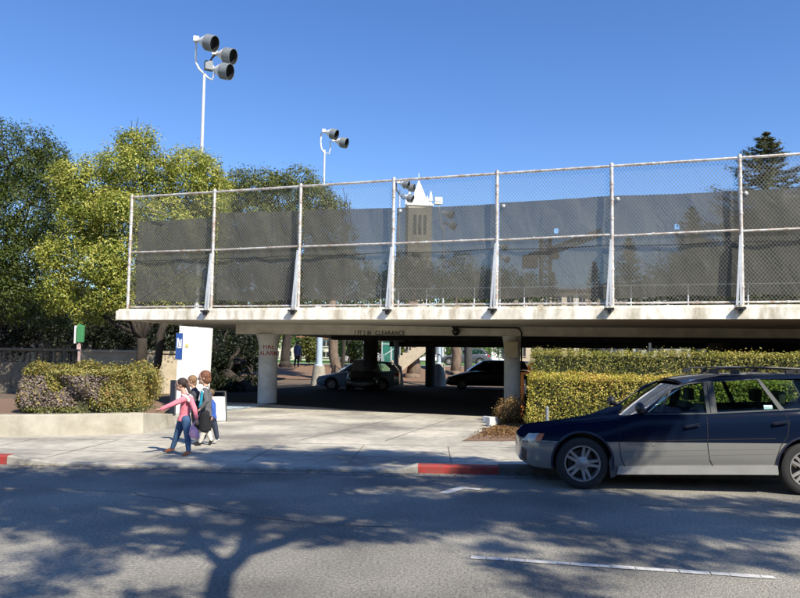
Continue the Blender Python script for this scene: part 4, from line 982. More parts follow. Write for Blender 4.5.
# ------------------------------------------------------------------ cars
def twotone(name, c1, c2, h0, slope):
    M = bpy.data.materials.new(name); M.use_nodes = True; n = M.node_tree; b = n.nodes['Principled BSDF']
    tc = n.nodes.new('ShaderNodeTexCoord'); sx = n.nodes.new('ShaderNodeSeparateXYZ'); n.links.new(tc.outputs['Object'], sx.inputs[0])
    m1 = n.nodes.new('ShaderNodeMath'); m1.operation = 'MULTIPLY_ADD'; m1.inputs[1].default_value = -slope; n.links.new(sx.outputs[0], m1.inputs[0]); n.links.new(sx.outputs[2], m1.inputs[2])
    g = n.nodes.new('ShaderNodeMath'); g.operation = 'GREATER_THAN'; g.inputs[1].default_value = h0; n.links.new(m1.outputs[0], g.inputs[0])
    mx = n.nodes.new('ShaderNodeMix'); mx.data_type = 'RGBA'; n.links.new(g.outputs[0], mx.inputs[0]); mx.inputs[6].default_value = (*c2,1); mx.inputs[7].default_value = (*c1,1)
    nz = n.nodes.new('ShaderNodeTexNoise'); nz.inputs['Scale'].default_value = 2.5; nz.inputs['Detail'].default_value = 8; n.links.new(tc.outputs['Object'], nz.inputs['Vector'])
    mr = n.nodes.new('ShaderNodeMapRange'); mr.inputs[3].default_value = .10; mr.inputs[4].default_value = .24; n.links.new(nz.outputs['Fac'], mr.inputs[0]); n.links.new(mr.outputs[0], b.inputs['Roughness'])
    n.links.new(mx.outputs[2], b.inputs['Base Color']); b.inputs['Specular IOR Level'].default_value = .5; b.inputs['IOR'].default_value = 1.22; b.inputs['Coat Weight'].default_value = 0.0
    gm = n.nodes.new('ShaderNodeNewGeometry'); sn = n.nodes.new('ShaderNodeSeparateXYZ'); n.links.new(gm.outputs['Normal'], sn.inputs[0])
    upspec = n.nodes.new('ShaderNodeMapRange'); upspec.inputs[1].default_value = .2; upspec.inputs[2].default_value = .55; upspec.inputs[3].default_value = .5; upspec.inputs[4].default_value = 0.0; n.links.new(sn.outputs[2], upspec.inputs[0]); n.links.new(upspec.outputs[0], b.inputs['Specular IOR Level'])   # specular fades out on upward panels to keep reflections off the hood
    m2 = n.nodes.new('ShaderNodeMath'); m2.operation = 'MULTIPLY_ADD'; m2.inputs[1].default_value = -.30; m2.inputs[2].default_value = .30; n.links.new(g.outputs[0], m2.inputs[0]); n.links.new(m2.outputs[0], b.inputs['Metallic'])
    return M
rubber = mat('tyre_rubber', (0.022,0.022,0.022), .85, .25, 20); alloy = mat('alloy_wheel', (0.36,0.35,0.33), .4, .15, 9, metal=.6)
plastic = mat('black_plastic', (0.018,0.018,0.02), .5); trim = mat('window_trim', (0.02,0.027,0.03), .6); cloth_in = mat('seat_cloth', (0.045,0.045,0.045), .95, .2, 20)
glass = glassmat('car_glass', (0.72,0.84,0.78)); tinted = glassmat('tinted_glass', (0.05,0.06,0.06)); ambM = mat('amber_lens', (0.55,0.13,0.03), .2, coat=.5); lens = mat('headlight_lens', (0.42,0.44,0.42), .12, .25, 12, coat=.6); chrome = mat('chrome', (0.7,0.7,0.7), .15, metal=1)
gapM = mat('panel_gap', (0.008,0.008,0.01), .9); silver = mat('silver_paint', (0.36,0.355,0.33), .35, .08, 4, metal=.3, coat=.3); disc = mat('brake_disc', (0.10,0.09,0.085), .6, metal=.5)
redL = mat('tail_lens', (0.35,0.01,0.01), .2)
def interp(tab): 
    xs = [a for a, b in tab]; ys = [b for a, b in tab]
    return lambda s: float(np.interp(s, xs, ys))
def smooth_interp(tab):
    xs = np.array([a for a, b in tab]); ys = np.array([b for a, b in tab]); g = np.linspace(xs[0], xs[-1], 400); v = np.interp(g, xs, ys)
    k = 13; pad = np.concatenate([np.full(k, v[0]), v, np.full(k, v[-1])]); ker = np.hanning(2*k+1); ker /= ker.sum(); sm = np.convolve(pad, ker, 'valid')
    sm[0] = ys[0]; sm[-1] = ys[-1]
    return lambda s: float(np.interp(s, g, sm))
class Car:
    def __init__(c, name, label, loc, rz, P, paint, group=None):
        c.P = P; c.root = tag(empty(name, loc, rz), label, 'car', group); c.paint = paint
        c.W0 = P['W0']; c.w = smooth_interp(P['w']); c.zb = smooth_interp(P['zb']); c.zs = smooth_interp(P['zs']); c.zt = smooth_interp(P['zt']); c.s0 = P['w'][0][0]; c.s1 = P['w'][-1][0]
        c.tum = P.get('tumble', .36)
    def sec(c, s):
        w, zb, zs, zt = c.w(s), c.zb(s), c.zs(s), c.zt(s); h = zs-zb
        return [(0,zb),(w-.20,zb),(w-.06,zb+.02),(w-.022,zb+.09*h/.6),(w-.006,zb+.30*h),(w,zb+.52*h),(w-.004,zb+.70*h),(w-.018,zb+.86*h),(w-.040,zb+.95*h),(w-.075,zs),(w*.72,zs+(zt-zs)*.62),(w*.4,zs+(zt-zs)*.92),(0,zt)]
    def ys(c, s, z):
        q = c.sec(s)[3:10]; zs_ = [p[1] for p in q]
        if z > zs_[-1]: return q[-1][0]-.004-(z-zs_[-1])*c.tum
        return float(np.interp(z, zs_, [p[0] for p in q]))
    def pt(c, s, z, side=-1, off=0.0):    # off: outward offset
        return Vector((s, c.W0+side*(c.ys(s,z)+off), z))
    def body(c, arches):
        st = np.concatenate([np.linspace(c.s0, c.s0+.25, 14), np.linspace(c.s0+.28, c.s1-.28, 52), np.linspace(c.s1-.25, c.s1, 12)])
        mb = MB(); secs = []
        for s in st:
            q = c.sec(s); ring = [Vector((s, c.W0-y, z)) for y, z in q]+[Vector((s, c.W0+y, z)) for y, z in q[1:-1]][::-1]
            secs.append(ring)
        n = len(secs[0])
        for r in secs: mb.v += r
        for i in range(len(st)-1):
            for k in range(n): a = i*n+k; b = i*n+(k+1)%n; mb.f.append((a, b, b+n, a+n))
        mb.f.append(tuple(range(n))); mb.f.append(tuple((len(st)-1)*n+k for k in range(n))[::-1])
        o = mb.build('body', c.paint, c.root); me = o.data; me.materials.append(plastic)
        cut = MB()
        for s, r in arches:
            for y0, y1 in ((-.3,.27),(2*c.W0-.27,2*c.W0+.3)):
                cut.lathe([(0,y0),(r,y0),(r,y1),(0,y1)], (s,0,c.P['wz']+.02), (0,1,0), 48)
        ct = cut.build('cut', c.paint); ct.data.materials.append(plastic); ct.data.polygons.foreach_set('material_index', [1]*len(ct.data.polygons))
        ct.matrix_world = o.matrix_world.copy(); ct.parent = c.root
        md = o.modifiers.new('b', 'BOOLEAN'); md.object = ct; md.solver = 'EXACT'; md.use_self = True
        bpy.context.view_layer.update(); dg = bpy.context.evaluated_depsgraph_get(); nm = bpy.data.meshes.new_from_object(o.evaluated_get(dg)); o.modifiers.clear(); o.data = nm; bpy.data.objects.remove(ct)
        nm.polygons.foreach_set('use_smooth', [True]*len(nm.polygons)); nm.set_sharp_from_angle(angle=R(28)); c.bo = o
        return o
    def panel(c, name, poly, m_, side=-1, off=.003, th=.02, parent=None, dens=0):
        """prism following the side surface; poly of (s,z)"""
        if dens:
            q = []
            for (a, b) in zip(poly, poly[1:]+poly[:1]):
                k = max(1, int(math.hypot(a[0]-b[0], a[1]-b[1])/dens))
                q += [(a[0]+(b[0]-a[0])*i/k, a[1]+(b[1]-a[1])*i/k) for i in range(k)]
            poly = q
        mb = MB(); k = len(poly); mb.v = [c.pt(s,z,side,off) for s, z in poly]+[c.pt(s,z,side,off-th) for s, z in poly]
        mb.f = [tuple(range(k)), tuple(range(2*k-1,k-1,-1))]+[(i,k+i,k+(i+1)%k,(i+1)%k) for i in range(k)]
        return mb.build(name, m_, parent or c.root)
    def patch(c, name, q, m_, side=-1, off=.006, parent=None, n=8):
        mb = MB(); W = n+1
        for lay in (off, off-.03):
            for i in range(n+1):
                for j in range(n+1):
                    u, v = i/n, j/n
                    s = (q[0][0]*(1-u)+q[1][0]*u)*(1-v)+(q[3][0]*(1-u)+q[2][0]*u)*v; z = (q[0][1]*(1-u)+q[1][1]*u)*(1-v)+(q[3][1]*(1-u)+q[2][1]*u)*v
                    p = c.pt(s, z, side, lay); p.x -= lay*.8; mb.v.append(p)
        L_ = W*W
        for i in range(n):
            for j in range(n): a = i*W+j; mb.f += [(a,a+1,a+W+1,a+W),(a+L_,a+W+L_,a+W+1+L_,a+1+L_)]
        ed = [i*W for i in range(W)]+[n*W+j for j in range(1,W)]+[i*W+n for i in range(n-1,-1,-1)]+[j for j in range(n-1,0,-1)]
        for a, b in zip(ed, ed[1:]+ed[:1]): mb.f.append((a,b,b+L_,a+L_))
        return mb.build(name, m_, parent or c.root, smooth=True)
    def line(c, name, pts, w, m_, side=-1, off=.002, parent=None):
        mb = MB(); out = []
        for a, b in zip(pts, pts[1:]):
            k = max(1, int(math.hypot(a[0]-b[0], a[1]-b[1])/.05)); out += [(a[0]+(b[0]-a[0])*i/k, a[1]+(b[1]-a[1])*i/k) for i in range(k)]
        out.append(pts[-1])
        for a, b in zip(out, out[1:]):
            d = Vector((b[0]-a[0], b[1]-a[1])).normalized(); n = Vector((-d.y, d.x))*w/2
            q = [(a[0]-n.x,a[1]-n.y),(b[0]-n.x,b[1]-n.y),(b[0]+n.x,b[1]+n.y),(a[0]+n.x,a[1]+n.y)]
            mb.prism([c.pt(s,z,side,off) for s, z in q], (0,-side*.012,0))
        return mb.build(name, m_, parent or c.root)
    def wheel(c, s, side, r, rr, full=True):
        y = c.W0+side*(c.W0-.03); ax = Vector((0,side,0)); o = Vector((s,y,r)); t = r
        mb = MB(); mb.lathe([(rr+.004,-.20),(r-.03,-.21),(r-.006,-.19),(r,-.15),(r,-.04),(r-.008,-.012),(r-.03,0),(rr+.05,.006),(rr+.006,-.004)], o, ax, 44, True)
        ty = mb.build('wheel', rubber, c.root, smooth=True)
        mb = MB(); mb.lathe([(rr+.006,-.004),(rr+.002,.003),(rr-.012,.002),(rr-.02,-.02),(rr-.035,-.17),(rr+.004,-.19)], o, ax, 40)
        x = Vector((1,0,0)); z = Vector((0,0,1))
        if full:
            for i in range(5):
                for da in (-.17,.17):
                    a = i*2*math.pi/5+R(90)-.3; a0 = a+da*1.6; a1 = a+da*1.05
                    p0 = o+(x*math.cos(a0)+z*math.sin(a0))*.055+ax*-.022; p1 = o+(x*math.cos(a1)+z*math.sin(a1))*(rr-.012)+ax*-.008
                    d = (p1-p0).normalized(); n = d.cross(ax); mb.prism([p0-n*.021,p0+n*.021,p1+n*.016,p1-n*.016], -ax*.028)
        else:
            for i in range(7):
                a = i*2*math.pi/7; p0 = o+(x*math.cos(a)+z*math.sin(a))*.04-ax*.02; p1 = o+(x*math.cos(a)+z*math.sin(a))*(rr-.01)-ax*.01; d = (p1-p0).normalized(); n = d.cross(ax); mb.prism([p0-n*.03,p0+n*.03,p1+n*.03,p1-n*.03], -ax*.03)
        mb.lathe([(.085,-.05),(.085,-.018),(.05,-.012),(.035,-.004),(0,-.002)], o, ax, 20)
        if full:
            for i in range(5):
                a = i*2*math.pi/5+R(54)+.1; q = o+(x*math.cos(a)+z*math.sin(a))*.057; mb.lathe([(.010,-.02),(.010,-.006),(0,-.005)], q, ax, 8)
        mb.build('rim', alloy, ty, smooth=True)
        mb = MB(); mb.lathe([(0,-.11),(rr-.055,-.11),(rr-.055,-.125),(0,-.125)], o, ax, 24); mb.build('brake_disc', disc, ty)
    def roofmesh(c, tab, half, m_, s_front, s_rear):
        zr = smooth_interp(tab); mb = MB(); ns, ny = 22, 14
        for lay, dz in ((0,0),(1,-.035)):
            for i in range(ns+1):
                s = s_front+(s_rear-s_front)*i/ns
                for j in range(ny+1):
                    v = -1+2*j/ny; bow = -.05*(1-v*v)*(1-i/ns)**2+.03*(1-v*v)*(i/ns)**3
                    mb.v.append(Vector((s+bow, c.W0+v*half(s), zr(s)-.055*abs(v)**3+dz-.0)))
        W = ny+1; L_ = (ns+1)*W
        for lay in (0,1):
            for i in range(ns):
                for j in range(ny): a = lay*L_+i*W+j; mb.f.append((a,a+1,a+W+1,a+W))
        for i in range(ns):
            for j in (0,ny): a = i*W+j; mb.f.append((a,a+W,a+W+L_,a+L_))
        for j in range(ny):
            for i in (0,ns): a = i*W+j; mb.f.append((a,a+1,a+1+L_,a+L_))
        return mb.build('roof', m_, c.root, smooth=True)
    def screen(c, name, b, t, m_, n=10):
        """curved glass: b,t = (s_side, s_centre, z, half)"""
        mb = MB(); m2 = 8
        for i in range(m2+1):
            u = i/m2
            for j in range(n+1):
                v = -1+2*j/n; k = 1-v*v
                s = (b[0]+(b[1]-b[0])*k)*(1-u)+(t[0]+(t[1]-t[0])*k)*u; hw = b[3]*(1-u)+t[3]*u; z = b[2]*(1-u)+t[2]*u+.02*math.sin(u*math.pi)
                mb.v.append(Vector((s, c.W0+v*hw, z)))
        W = n+1; mb.f = [(i*W+j,i*W+j+1,(i+1)*W+j+1,(i+1)*W+j) for i in range(m2) for j in range(n)]
        return mb.build(name, m_, c.root, smooth=2, fix=False)
# --- the parked wagon
w0 = gp(583,490); w1 = gp(810.5,496.4); cdr = (w1-w0).normalized(); crz = math.atan2(cdr.y, cdr.x); WB = (w1-w0).length
def cpx(px, py, inset=0.02):
    nv = Vector((-cdr.y, cdr.x, 0)); r = ray(px, py); t = (w0+nv*inset-CAM).dot(nv)/r.dot(nv); p = CAM+r*t
    return ((p-w0).dot(cdr), p.z)
TR = .32
s_end = WB+.98
P = dict(W0=.87, wz=TR,
 w=[(-.74,.34),(-.725,.47),(-.68,.60),(-.60,.70),(-.48,.78),(-.32,.83),(-.12,.855),(.3,.868),(1.5,.87),(2.6,.868),(s_end-.5,.845),(s_end-.15,.80),(s_end,.70)],
 zb=[(-.74,.30),(-.64,.235),(-.5,.215),(.5,.21),(WB-.4,.21),(WB+.4,.25),(s_end,.36)],
 zs=[(-.74,.56),(-.70,.60),(-.64,.665),(-.55,.685),(-.42,.695),(-.2,.722),(0,.748),(.22,.785),(.40,.83),(.55,.90),(.7,cpx(645,413.3)[1]),(1.6,cpx(712,411.5)[1]),(2.6,cpx(795,408.6)[1]),(s_end-.2,1.06),(s_end,1.0)],
 zt=[(-.74,.57),(-.70,.61),(-.64,.67),(-.55,.695),(-.42,.715),(-.2,.735),(0,.765),(.30,.80),(.50,.835),(.66,.88),(.85,.96),(1.6,.985),(2.6,1.03),(s_end-.2,1.06),(s_end,1.0)])
paint = twotone('two_tone_paint', (0.004,0.009,0.024), (0.25,0.247,0.228), cpx(560,441.2)[1]+.008*.3, .014)
wag = Car('parked_car', 'dark blue station wagon with silver lower panels parked at the kerb on the right', w0, crz, P, paint)
wag.W0 = .87; wag.body([(0.0,.362),(WB,.362)])
for s in (0, WB):
    for sd in (-1, 1):
        wag.wheel(s, sd, TR, .218)
        mb = MB(); n_ = 26
        for i in range(n_+1):       # arch lip
            a = R(-14)+(R(208))*i/n_
            for rr in (.360,.385):
                x = s+math.cos(a)*rr; z = TR+.02+math.sin(a)*rr; z_ = max(z,.22); mb.v.append(wag.pt(x, z_, sd, .006))
        mb.f = [(2*i,2*i+1,2*i+3,2*i+2) for i in range(n_)]
        mb.build('wheel_arch_lip', mat('lip_paint',(0.012,0.016,0.035),.35), wag.root, smooth=2)
navy = mat('navy_paint', (0.004,0.009,0.024), .15, spec=.3, coat=.15, var=.1, vscale=3)
def cp(lst, inset=.1): return [cpx(x,y,inset) for x, y in lst]
topo = cp([(636,415.0),(655,401.5),(669,391.3),(683,384),(697,379.4),(722,375.6),(760,374.4),(800,373.8)], .16)
inn = cp([(800,377.6),(760,379.4),(716,381.6),(705,382.6),(690,384.2),(672,389.6),(655,403.5),(644.5,413.6),(643,416)], .12)
top_ext = topo[:-1]+[(2.75,topo[-1][1]-.0),(3.15,1.42),(3.42,1.37),(3.62,1.22),(s_end-.12,1.06),(3.25,1.06),(3.30,1.15),(3.15,1.385),(2.8,1.415)]
roofline = top_ext+inn[1:]
for sd in (-1,1):
    wag.panel('side_frame', roofline, navy, sd, .0, .05, dens=.12)
    fg = cp([(645.5,413.4),(656,403.5),(672,390),(690,384.6),(705,383.0),(705,412.6)], .12)
    g1_ = wag.panel('side_window', fg, glass, sd, -.012, .006)
    rg = cp([(715,412),(715,382),(759,379.9),(778,409.5)], .12); g2_ = wag.panel('side_window', rg, glass, sd, -.012, .006)
    qg = [cpx(763.5,379.4,.12), (2.85,1.41),(3.15,1.375),(3.24,1.08), cpx(782,408.8,.12)]; g3_ = wag.panel('side_window', qg, glass, sd, -.012, .006)
    wag.panel('door_pillar', cp([(705,413.5),(705,382),(708.6,381.6),(708.6,413.5)], .12), trim, sd, .004, .03)
    wag.panel('door_pillar', cp([(709.2,413.5),(709.2,381.6),(715.5,381.2),(715.5,413)], .12), trim, sd, .003, .03)
    wag.panel('door_pillar', cp([(759,379),(762.5,378.8),(783,410),(777.5,410.5)], .12), trim, sd, .004, .03)
    wag.panel('door_pillar', cp([(657.5,411.8),(670.5,391.5),(672.5,390.5),(660.0,412.2)], .12), trim, sd, .002, .02)
    wag.line('window_trim', cp([(644,414.1),(706,413.4),(782,409.8),(800,409)], .06), .016, trim, sd, .006)
    wag.line('window_trim', cp([(646,412),(673,388.6),(691,383.6),(706,382.2),(760,379.2)], .12), .012, trim, sd, .006)
    wag.line('door_gap', cp([(707.8,413.5),(707.8,445),(710,460),(714,467)], 0), .009, gapM, sd)
    wag.line('door_gap', cp([(619.5,417),(619.5,446),(622,461),(626,467)], 0), .009, gapM, sd)
    wag.line('door_gap', cp([(785,410),(790,421),(788,436),(781,446),(777,458),(775,467)], 0), .009, gapM, sd)
    wag.line('moulding_line', cp([(625,451.4),(776,449.0)], 0), .007, mat('groove',(0.16,0.155,0.14),.6), sd)
    wag.line('moulding_line', cp([(625,456.8),(776,453.8)], 0), .007, MATS['groove'], sd)
    wag.line('moulding_line', cp([(612,441.6),(776,438.4)], 0), .010, gapM, sd, .001)
    wag.panel('side_skirt', cp([(617,474.5),(619,466.2),(778,465.6),(779,474.8)], 0), silver, sd, .016, .05, dens=.2)
    for (x0,y0,x1,y1) in ((684,427.5,699.5,425.0),(772.5,424.5,788,422.3)):
        hp = wag.panel('door_handle', cp([(x0,y0+1.2),(x0+.5,y0-1.6),(x1,y1-1.8),(x1+.3,y1+1.4)], 0), plastic, sd, .004, .01)
        mb = MB(); a = wag.pt(*cpx(x0+1,y0-.6,0), sd, .03); b = wag.pt(*cpx(x1-.6,y1-.6,0), sd, .03); mb.bar(a, b, .018, .026); mb.bar(b, b+Vector((0,-sd*.03,0)), .02,.02); mb.bar(a, a+Vector((0,-sd*.03,0)), .02,.02); mb.build('grip', navy, hp, bevel=.004)
    wag.panel('mud_flap', cp([(611.5,478.5),(609.5,462),(612.0,456),(617,467),(618,475)], 0), mat('grey_plastic',(0.07,0.075,0.08),.6), sd, -.004, .05)
    # lamps at the front corner
    hl = wag.patch('headlight', [(-.715,.555),(-.56,.568),(-.515,.672),(-.635,.655)], lens, sd, .007)
    wag.patch('indicator', [(-.575,.572),(-.50,.577),(-.455,.672),(-.525,.668)], ambM, sd, .009, hl)
    wag.line('bumper_seam', [(-.71,.545),(-.6,.556),(-.36,.575)], .008, gapM, sd)
    wag.patch('fog_recess', [(-.715,.34),(-.67,.30),(-.665,.44),(-.72,.47)], plastic, sd, .004)
    wag.panel('tail_light', [(s_end-.16,.70),(s_end-.02,.72),(s_end-.02,.98),(s_end-.20,1.0)], redL, sd, .006, .03, dens=.04)
    # roof rack
    yy = wag.W0+sd*.565; zt0 = cpx(712,368.8,.3)[1]
    mb = MB(); sa = cpx(714,369,.3)[0]
    pts = [(sa-.06, zt0-.05),(sa+.05,zt0+.005),(2.3,zt0+.03),(3.2,zt0+.0),(3.32,zt0-.05)]
    mb.tube([(s,yy,z) for s, z in pts], .012, 8)
    for s in (sa, 1.95, 2.62, 3.26): mb.box((s,yy,zt0-.03), (.10,.035,.06))
    mb.build('roof_rail', plastic, wag.root, smooth=True)
mb = MB()
for s in (1.97, 2.66): mb.bar((s,wag.W0-.57,zt0+.015),(s,wag.W0+.57,zt0+.015),.05,.018)
mb.build('roof_crossbar', plastic, wag.root, bevel=.006)
zr = topo
wag.roofmesh([(1.2,1.36),(1.45,1.412),(1.8,1.455),(2.2,1.478),(2.75,1.48),(3.2,1.45),(3.5,1.38)], lambda s: .625-.05*max(0,(s-2.4)), navy, 1.30, 3.46)
wag.screen('windscreen', (.71,.60,.85,.73), (1.42,1.35,1.375,.59), glass)
wag.screen('rear_window', (s_end-.12,s_end-.02,1.06,.66), (3.48,3.52,1.38,.56), glass)
mb = MB(); mb.prism([(-.733,wag.W0-.36,.54),(-.733,wag.W0+.36,.54),(-.733,wag.W0+.33,.47),(-.733,wag.W0-.33,.47)],(-.006,0,0)); mb.build('grille', plastic, wag.root)
mb = MB(); mb.prism([(-.733,wag.W0-.26,.44),(-.733,wag.W0+.26,.44),(-.733,wag.W0+.26,.33),(-.733,wag.W0-.26,.33)],(-.006,0,0)); mb.build('number_plate', white, wag.root)
mb = MB(); q_ = wag.pt(*cpx(640,408,0), -1, .10); mb.ell(q_, (.055,.10,.072), 16, 10); mb.bar(q_+Vector((.02,.04,-.03)), wag.pt(*cpx(648,412,0),-1,-.02), .05, .05); mb.build('wing_mirror', plastic, wag.root, smooth=2)
mb = MB(); q_ = Vector((q_.x, 2*wag.W0-q_.y, q_.z)); mb.ell(q_, (.055,.10,.072), 16, 10); mb.bar(q_+Vector((.02,-.04,-.03)), wag.pt(*cpx(648,412,0),1,-.02), .05, .05); mb.build('wing_mirror', plastic, wag.root, smooth=2)
for (s, yoff) in ((1.42,-.36),(1.42,.36),(2.32,-.36),(2.32,.36)):
    mb = MB(); y = wag.W0+yoff; mb.prism([(s-.05,y-.24,.62),(s+.10,y-.24,.62),(s+.24,y-.20,1.05),(s+.16,y-.20,1.07)],(0,.46,0)) 
    mb.box((s+.235,y,1.16),(.09,.26,.17)); mb.build('seat', cloth_in, wag.root, bevel=.03)
mb = MB(); mb.lathe([(.17,-.012),(.185,0),(.17,.012),(.158,0)], (.98,wag.W0-.36,.98), (-.9,0,.45), 24, True); mb.bar((.98,wag.W0-.36,.98),(.82,wag.W0-.36,.88),.05); mb.build('steering_wheel', plastic, wag.root, smooth=True)
mb = MB(); mb.prism([(.66,wag.W0-.70,.85),(.66,wag.W0+.70,.85),(.86,wag.W0+.70,.95),(.86,wag.W0-.70,.95)],(0,0,.02)); mb.build('dashboard', plastic, wag.root)
wag.panel('window_sticker', cp([(763,409),(763,405),(771.5,405),(771.5,408.7)], .12), mat('sticker_blue',(0.42,0.55,0.62),.5), -1, -.004, .004)
t_ = text_mesh('door_lettering', 'OUTBACK', .055, mat('faint_lettering',(0.22,0.22,0.2),.5), wag.root, Matrix.Identity(4), .001, .001)
s_, z_ = cpx(641,444.3,0)
for v in t_.data.vertices: v.co = Vector((s_+v.co.x*1.25, wag.pt(s_,z_,-1,.004).y-v.co.z, z_+v.co.y))
# --- simpler cars in the shade of the garage and beyond
def small_car(label, loc, rz, paintc, tall=1.0, L=4.25, group=None, kind='hatch'):
    WBs = L*.61; f = -L*.19; e = WBs+L*.2; T = tall
    Pp = dict(W0=.86, wz=.31, w=[(f,.52),(f+.08,.68),(f+.3,.80),(0,.85),(WBs,.86),(e-.3,.82),(e,.68)], zb=[(f,.28),(f+.3,.20),(e-.4,.20),(e,.32)],
      zs=[(f,.52),(f+.12,.66),(0,.78*T),(.5,.88*T),(1.2,.92*T),(e-.3,1.0*T),(e,.92*T)], zt=[(f,.55),(f+.12,.70),(0,.84*T),(.5,.94*T),(1.2,.95*T),(e-.3,1.0*T),(e,.93*T)])
    pc = mat('paint_'+label.split()[0], paintc, .3, .08, 3, coat=.5)
    c = Car('parked_car', label, loc, rz, Pp, pc, group); c.body([(0,.36),(WBs,.36)])
    for s in (0, WBs):
        for sd in (-1,1): c.wheel(s, sd, .31, .20, False)
    gl_ = tinted if kind == 'van' else glass; zr = 1.48*T; van = kind == 'van'; re = e-.12 if van else e-.42
    for sd in (-1,1):
        c.panel('side_frame', [(.42,.90*T),(1.15,zr-.10),(1.5,zr-.02),(re-.2,zr-.03),(e-.06,1.02*T),(e-.35,1.02*T),(re-.35,zr-.11),(1.5,zr-.10),(1.25,zr-.17),(.72,.94*T)], pc, sd, 0, .05, dens=.15)
        c.panel('side_window', [(.74,.95*T),(1.27,zr-.18),(1.5,zr-.11),(1.72,zr-.10),(1.72,.96*T)], gl_, sd, -.012, .006)
        c.panel('side_window', [(1.84,.97*T),(1.84,zr-.10),(re-.36,zr-.11),(e-.40,1.01*T)], gl_, sd, -.012, .006)
        c.panel('door_pillar', [(1.73,.95*T),(1.73,zr-.07),(1.83,zr-.07),(1.83,.96*T)], plastic, sd, .002, .03)
        c.panel('headlight', [(f+.06,.60),(f+.12,.70),(f+.42,.72),(f+.30,.60)], lens, sd, .006, .02, dens=.05)
        c.panel('tail_light', [(e-.16,.75),(e-.02,.76),(e-.02,.92),(e-.18,.94)], redL, sd, .006, .03, dens=.05)
        c.line('door_gap', [(1.78,.94*T),(1.78,.32)], .01, gapM, sd); c.line('door_gap', [(.75,.9*T),(.72,.32)], .01, gapM, sd)
    c.roofmesh([(1.1,zr-.03),(1.6,zr+.02),(re-.4,zr),(re,zr-.04)], lambda s: .60, pc, 1.15, re)
    c.screen('windscreen', (.45,.22,.93*T,.70), (1.17,1.08,zr-.05,.56), glass); c.screen('rear_window', (e-.10,e-.02,1.0*T,.62), (re,re+.05,zr-.06,.54), glass)
    mb = MB()
    for yo in (-.34,.34):
        mb.box((1.72,c.W0+yo,1.0),(.12,.42,.4)); mb.box((1.74,c.W0+yo,1.26),(.08,.22,.14))
    mb.build('seat', cloth_in, c.root); return c
def carat(px, py, Y): p_ = at(px, py, Y); return Vector((p_.x, p_.y, LZ+.01))
small_car('blue hatchback parked in the shade under the deck, facing left', carat(331,388,37.5), R(-3), (0.16,0.24,0.36), 1.02, 4.3)
small_car('black hatchback seen end on right behind the first inner column', carat(380,385,36.5), R(88), (0.012,0.012,0.014), 1.08, 4.2)
small_car('dark van parked at the back under the deck between the rear columns', carat(462,381,41), R(-4), (0.015,0.017,0.02), 1.12, 4.7, kind='van')
q_ = at(449,361,62); q_.z = terr((q_-O1).dot(V))+.07; small_car('charcoal car parked on the path far behind the rear columns', q_, R(-2), (0.06,0.065,0.075), 1.0, 4.3)
q_ = at(352,361,60); q_.z = terr((q_-O1).dot(V))+.07; small_car('silver car parked far behind the trees above the blue car', q_, R(4), (0.5,0.5,0.5), 1.0, 4.3)
# ------------------------------------------------------------------ people
def capsule(mb, p, q, r0, r1, seg=14):
    p = Vector(p); q = Vector(q); L = (q-p).length
    if L < 1e-5: mb.ell(p, (r0,)*3, seg, 8); return
    pr = [(r0*math.sin(a), -r0*math.cos(a)) for a in (0,.4,.8,1.2)]+[(r0,0),(r1,L)]+[(r1*math.cos(a), L+r1*math.sin(a)) for a in (.4,.8,1.2,1.57)]
    mb.lathe(pr, p, q-p, seg)
def remesh(mb, name, m_, parent, vox, it=4):
    o = mb.build(name+'_tmp', m_, fix=False); md = o.modifiers.new('r','REMESH'); md.mode = 'VOXEL'; md.voxel_size = vox; md.adaptivity = 0
    m2 = o.modifiers.new('s','SMOOTH'); m2.iterations = it; m2.factor = .5
    bpy.context.view_layer.update(); dg = bpy.context.evaluated_depsgraph_get(); me = bpy.data.meshes.new_from_object(o.evaluated_get(dg)); bpy.data.objects.remove(o)
    me.materials.clear(); me.materials.append(m_); me.polygons.foreach_set('use_smooth', [True]*len(me.polygons)); me.name = name
    o = bpy.data.objects.new(name, me); col.objects.link(o); o.parent = parent; return o
skin = mat('skin', (0.50,0.30,0.21), .55, .06, 20); eyeM = mat('eye', (0.03,0.02,0.015), .2); lipM = mat('lips', (0.36,0.13,0.11), .5)
def hand(mb, w, d, dn, k, curl=.5):
    """palm and five bent fingers from wrist w along d; dn = palm-side direction; k = hand length"""
    d = d.normalized(); dn = (dn-d*dn.dot(d)).normalized(); sd = d.cross(dn)
    pc = w+d*k*.28
    for j in range(4): capsule(mb, w+sd*k*.10*(j-1.5)*.6, w+d*k*.5+sd*k*.115*(j-1.5), k*.085, k*.075, 8)
    for j, l in enumerate((.42,.48,.45,.34)):
        a = w+d*k*.5+sd*k*.13*(j-1.5); b = a+(d*math.cos(curl*.6)+dn*math.sin(curl*.6))*k*l*.5; c = b+(d*math.cos(curl*1.5)+dn*math.sin(curl*1.5))*k*l*.5
        capsule(mb, a, b, k*.052, k*.048, 7); capsule(mb, b, c, k*.047, k*.038, 7)
    a = w+d*k*.15-sd*k*.14; b = a+(d*.7-sd*.6+dn*.3).normalized()*k*.28; c = b+(d*.9+dn*.4).normalized()*k*.2
    capsule(mb, a, b, k*.065, k*.055, 7); capsule(mb, b, c, k*.052, k*.042, 7)
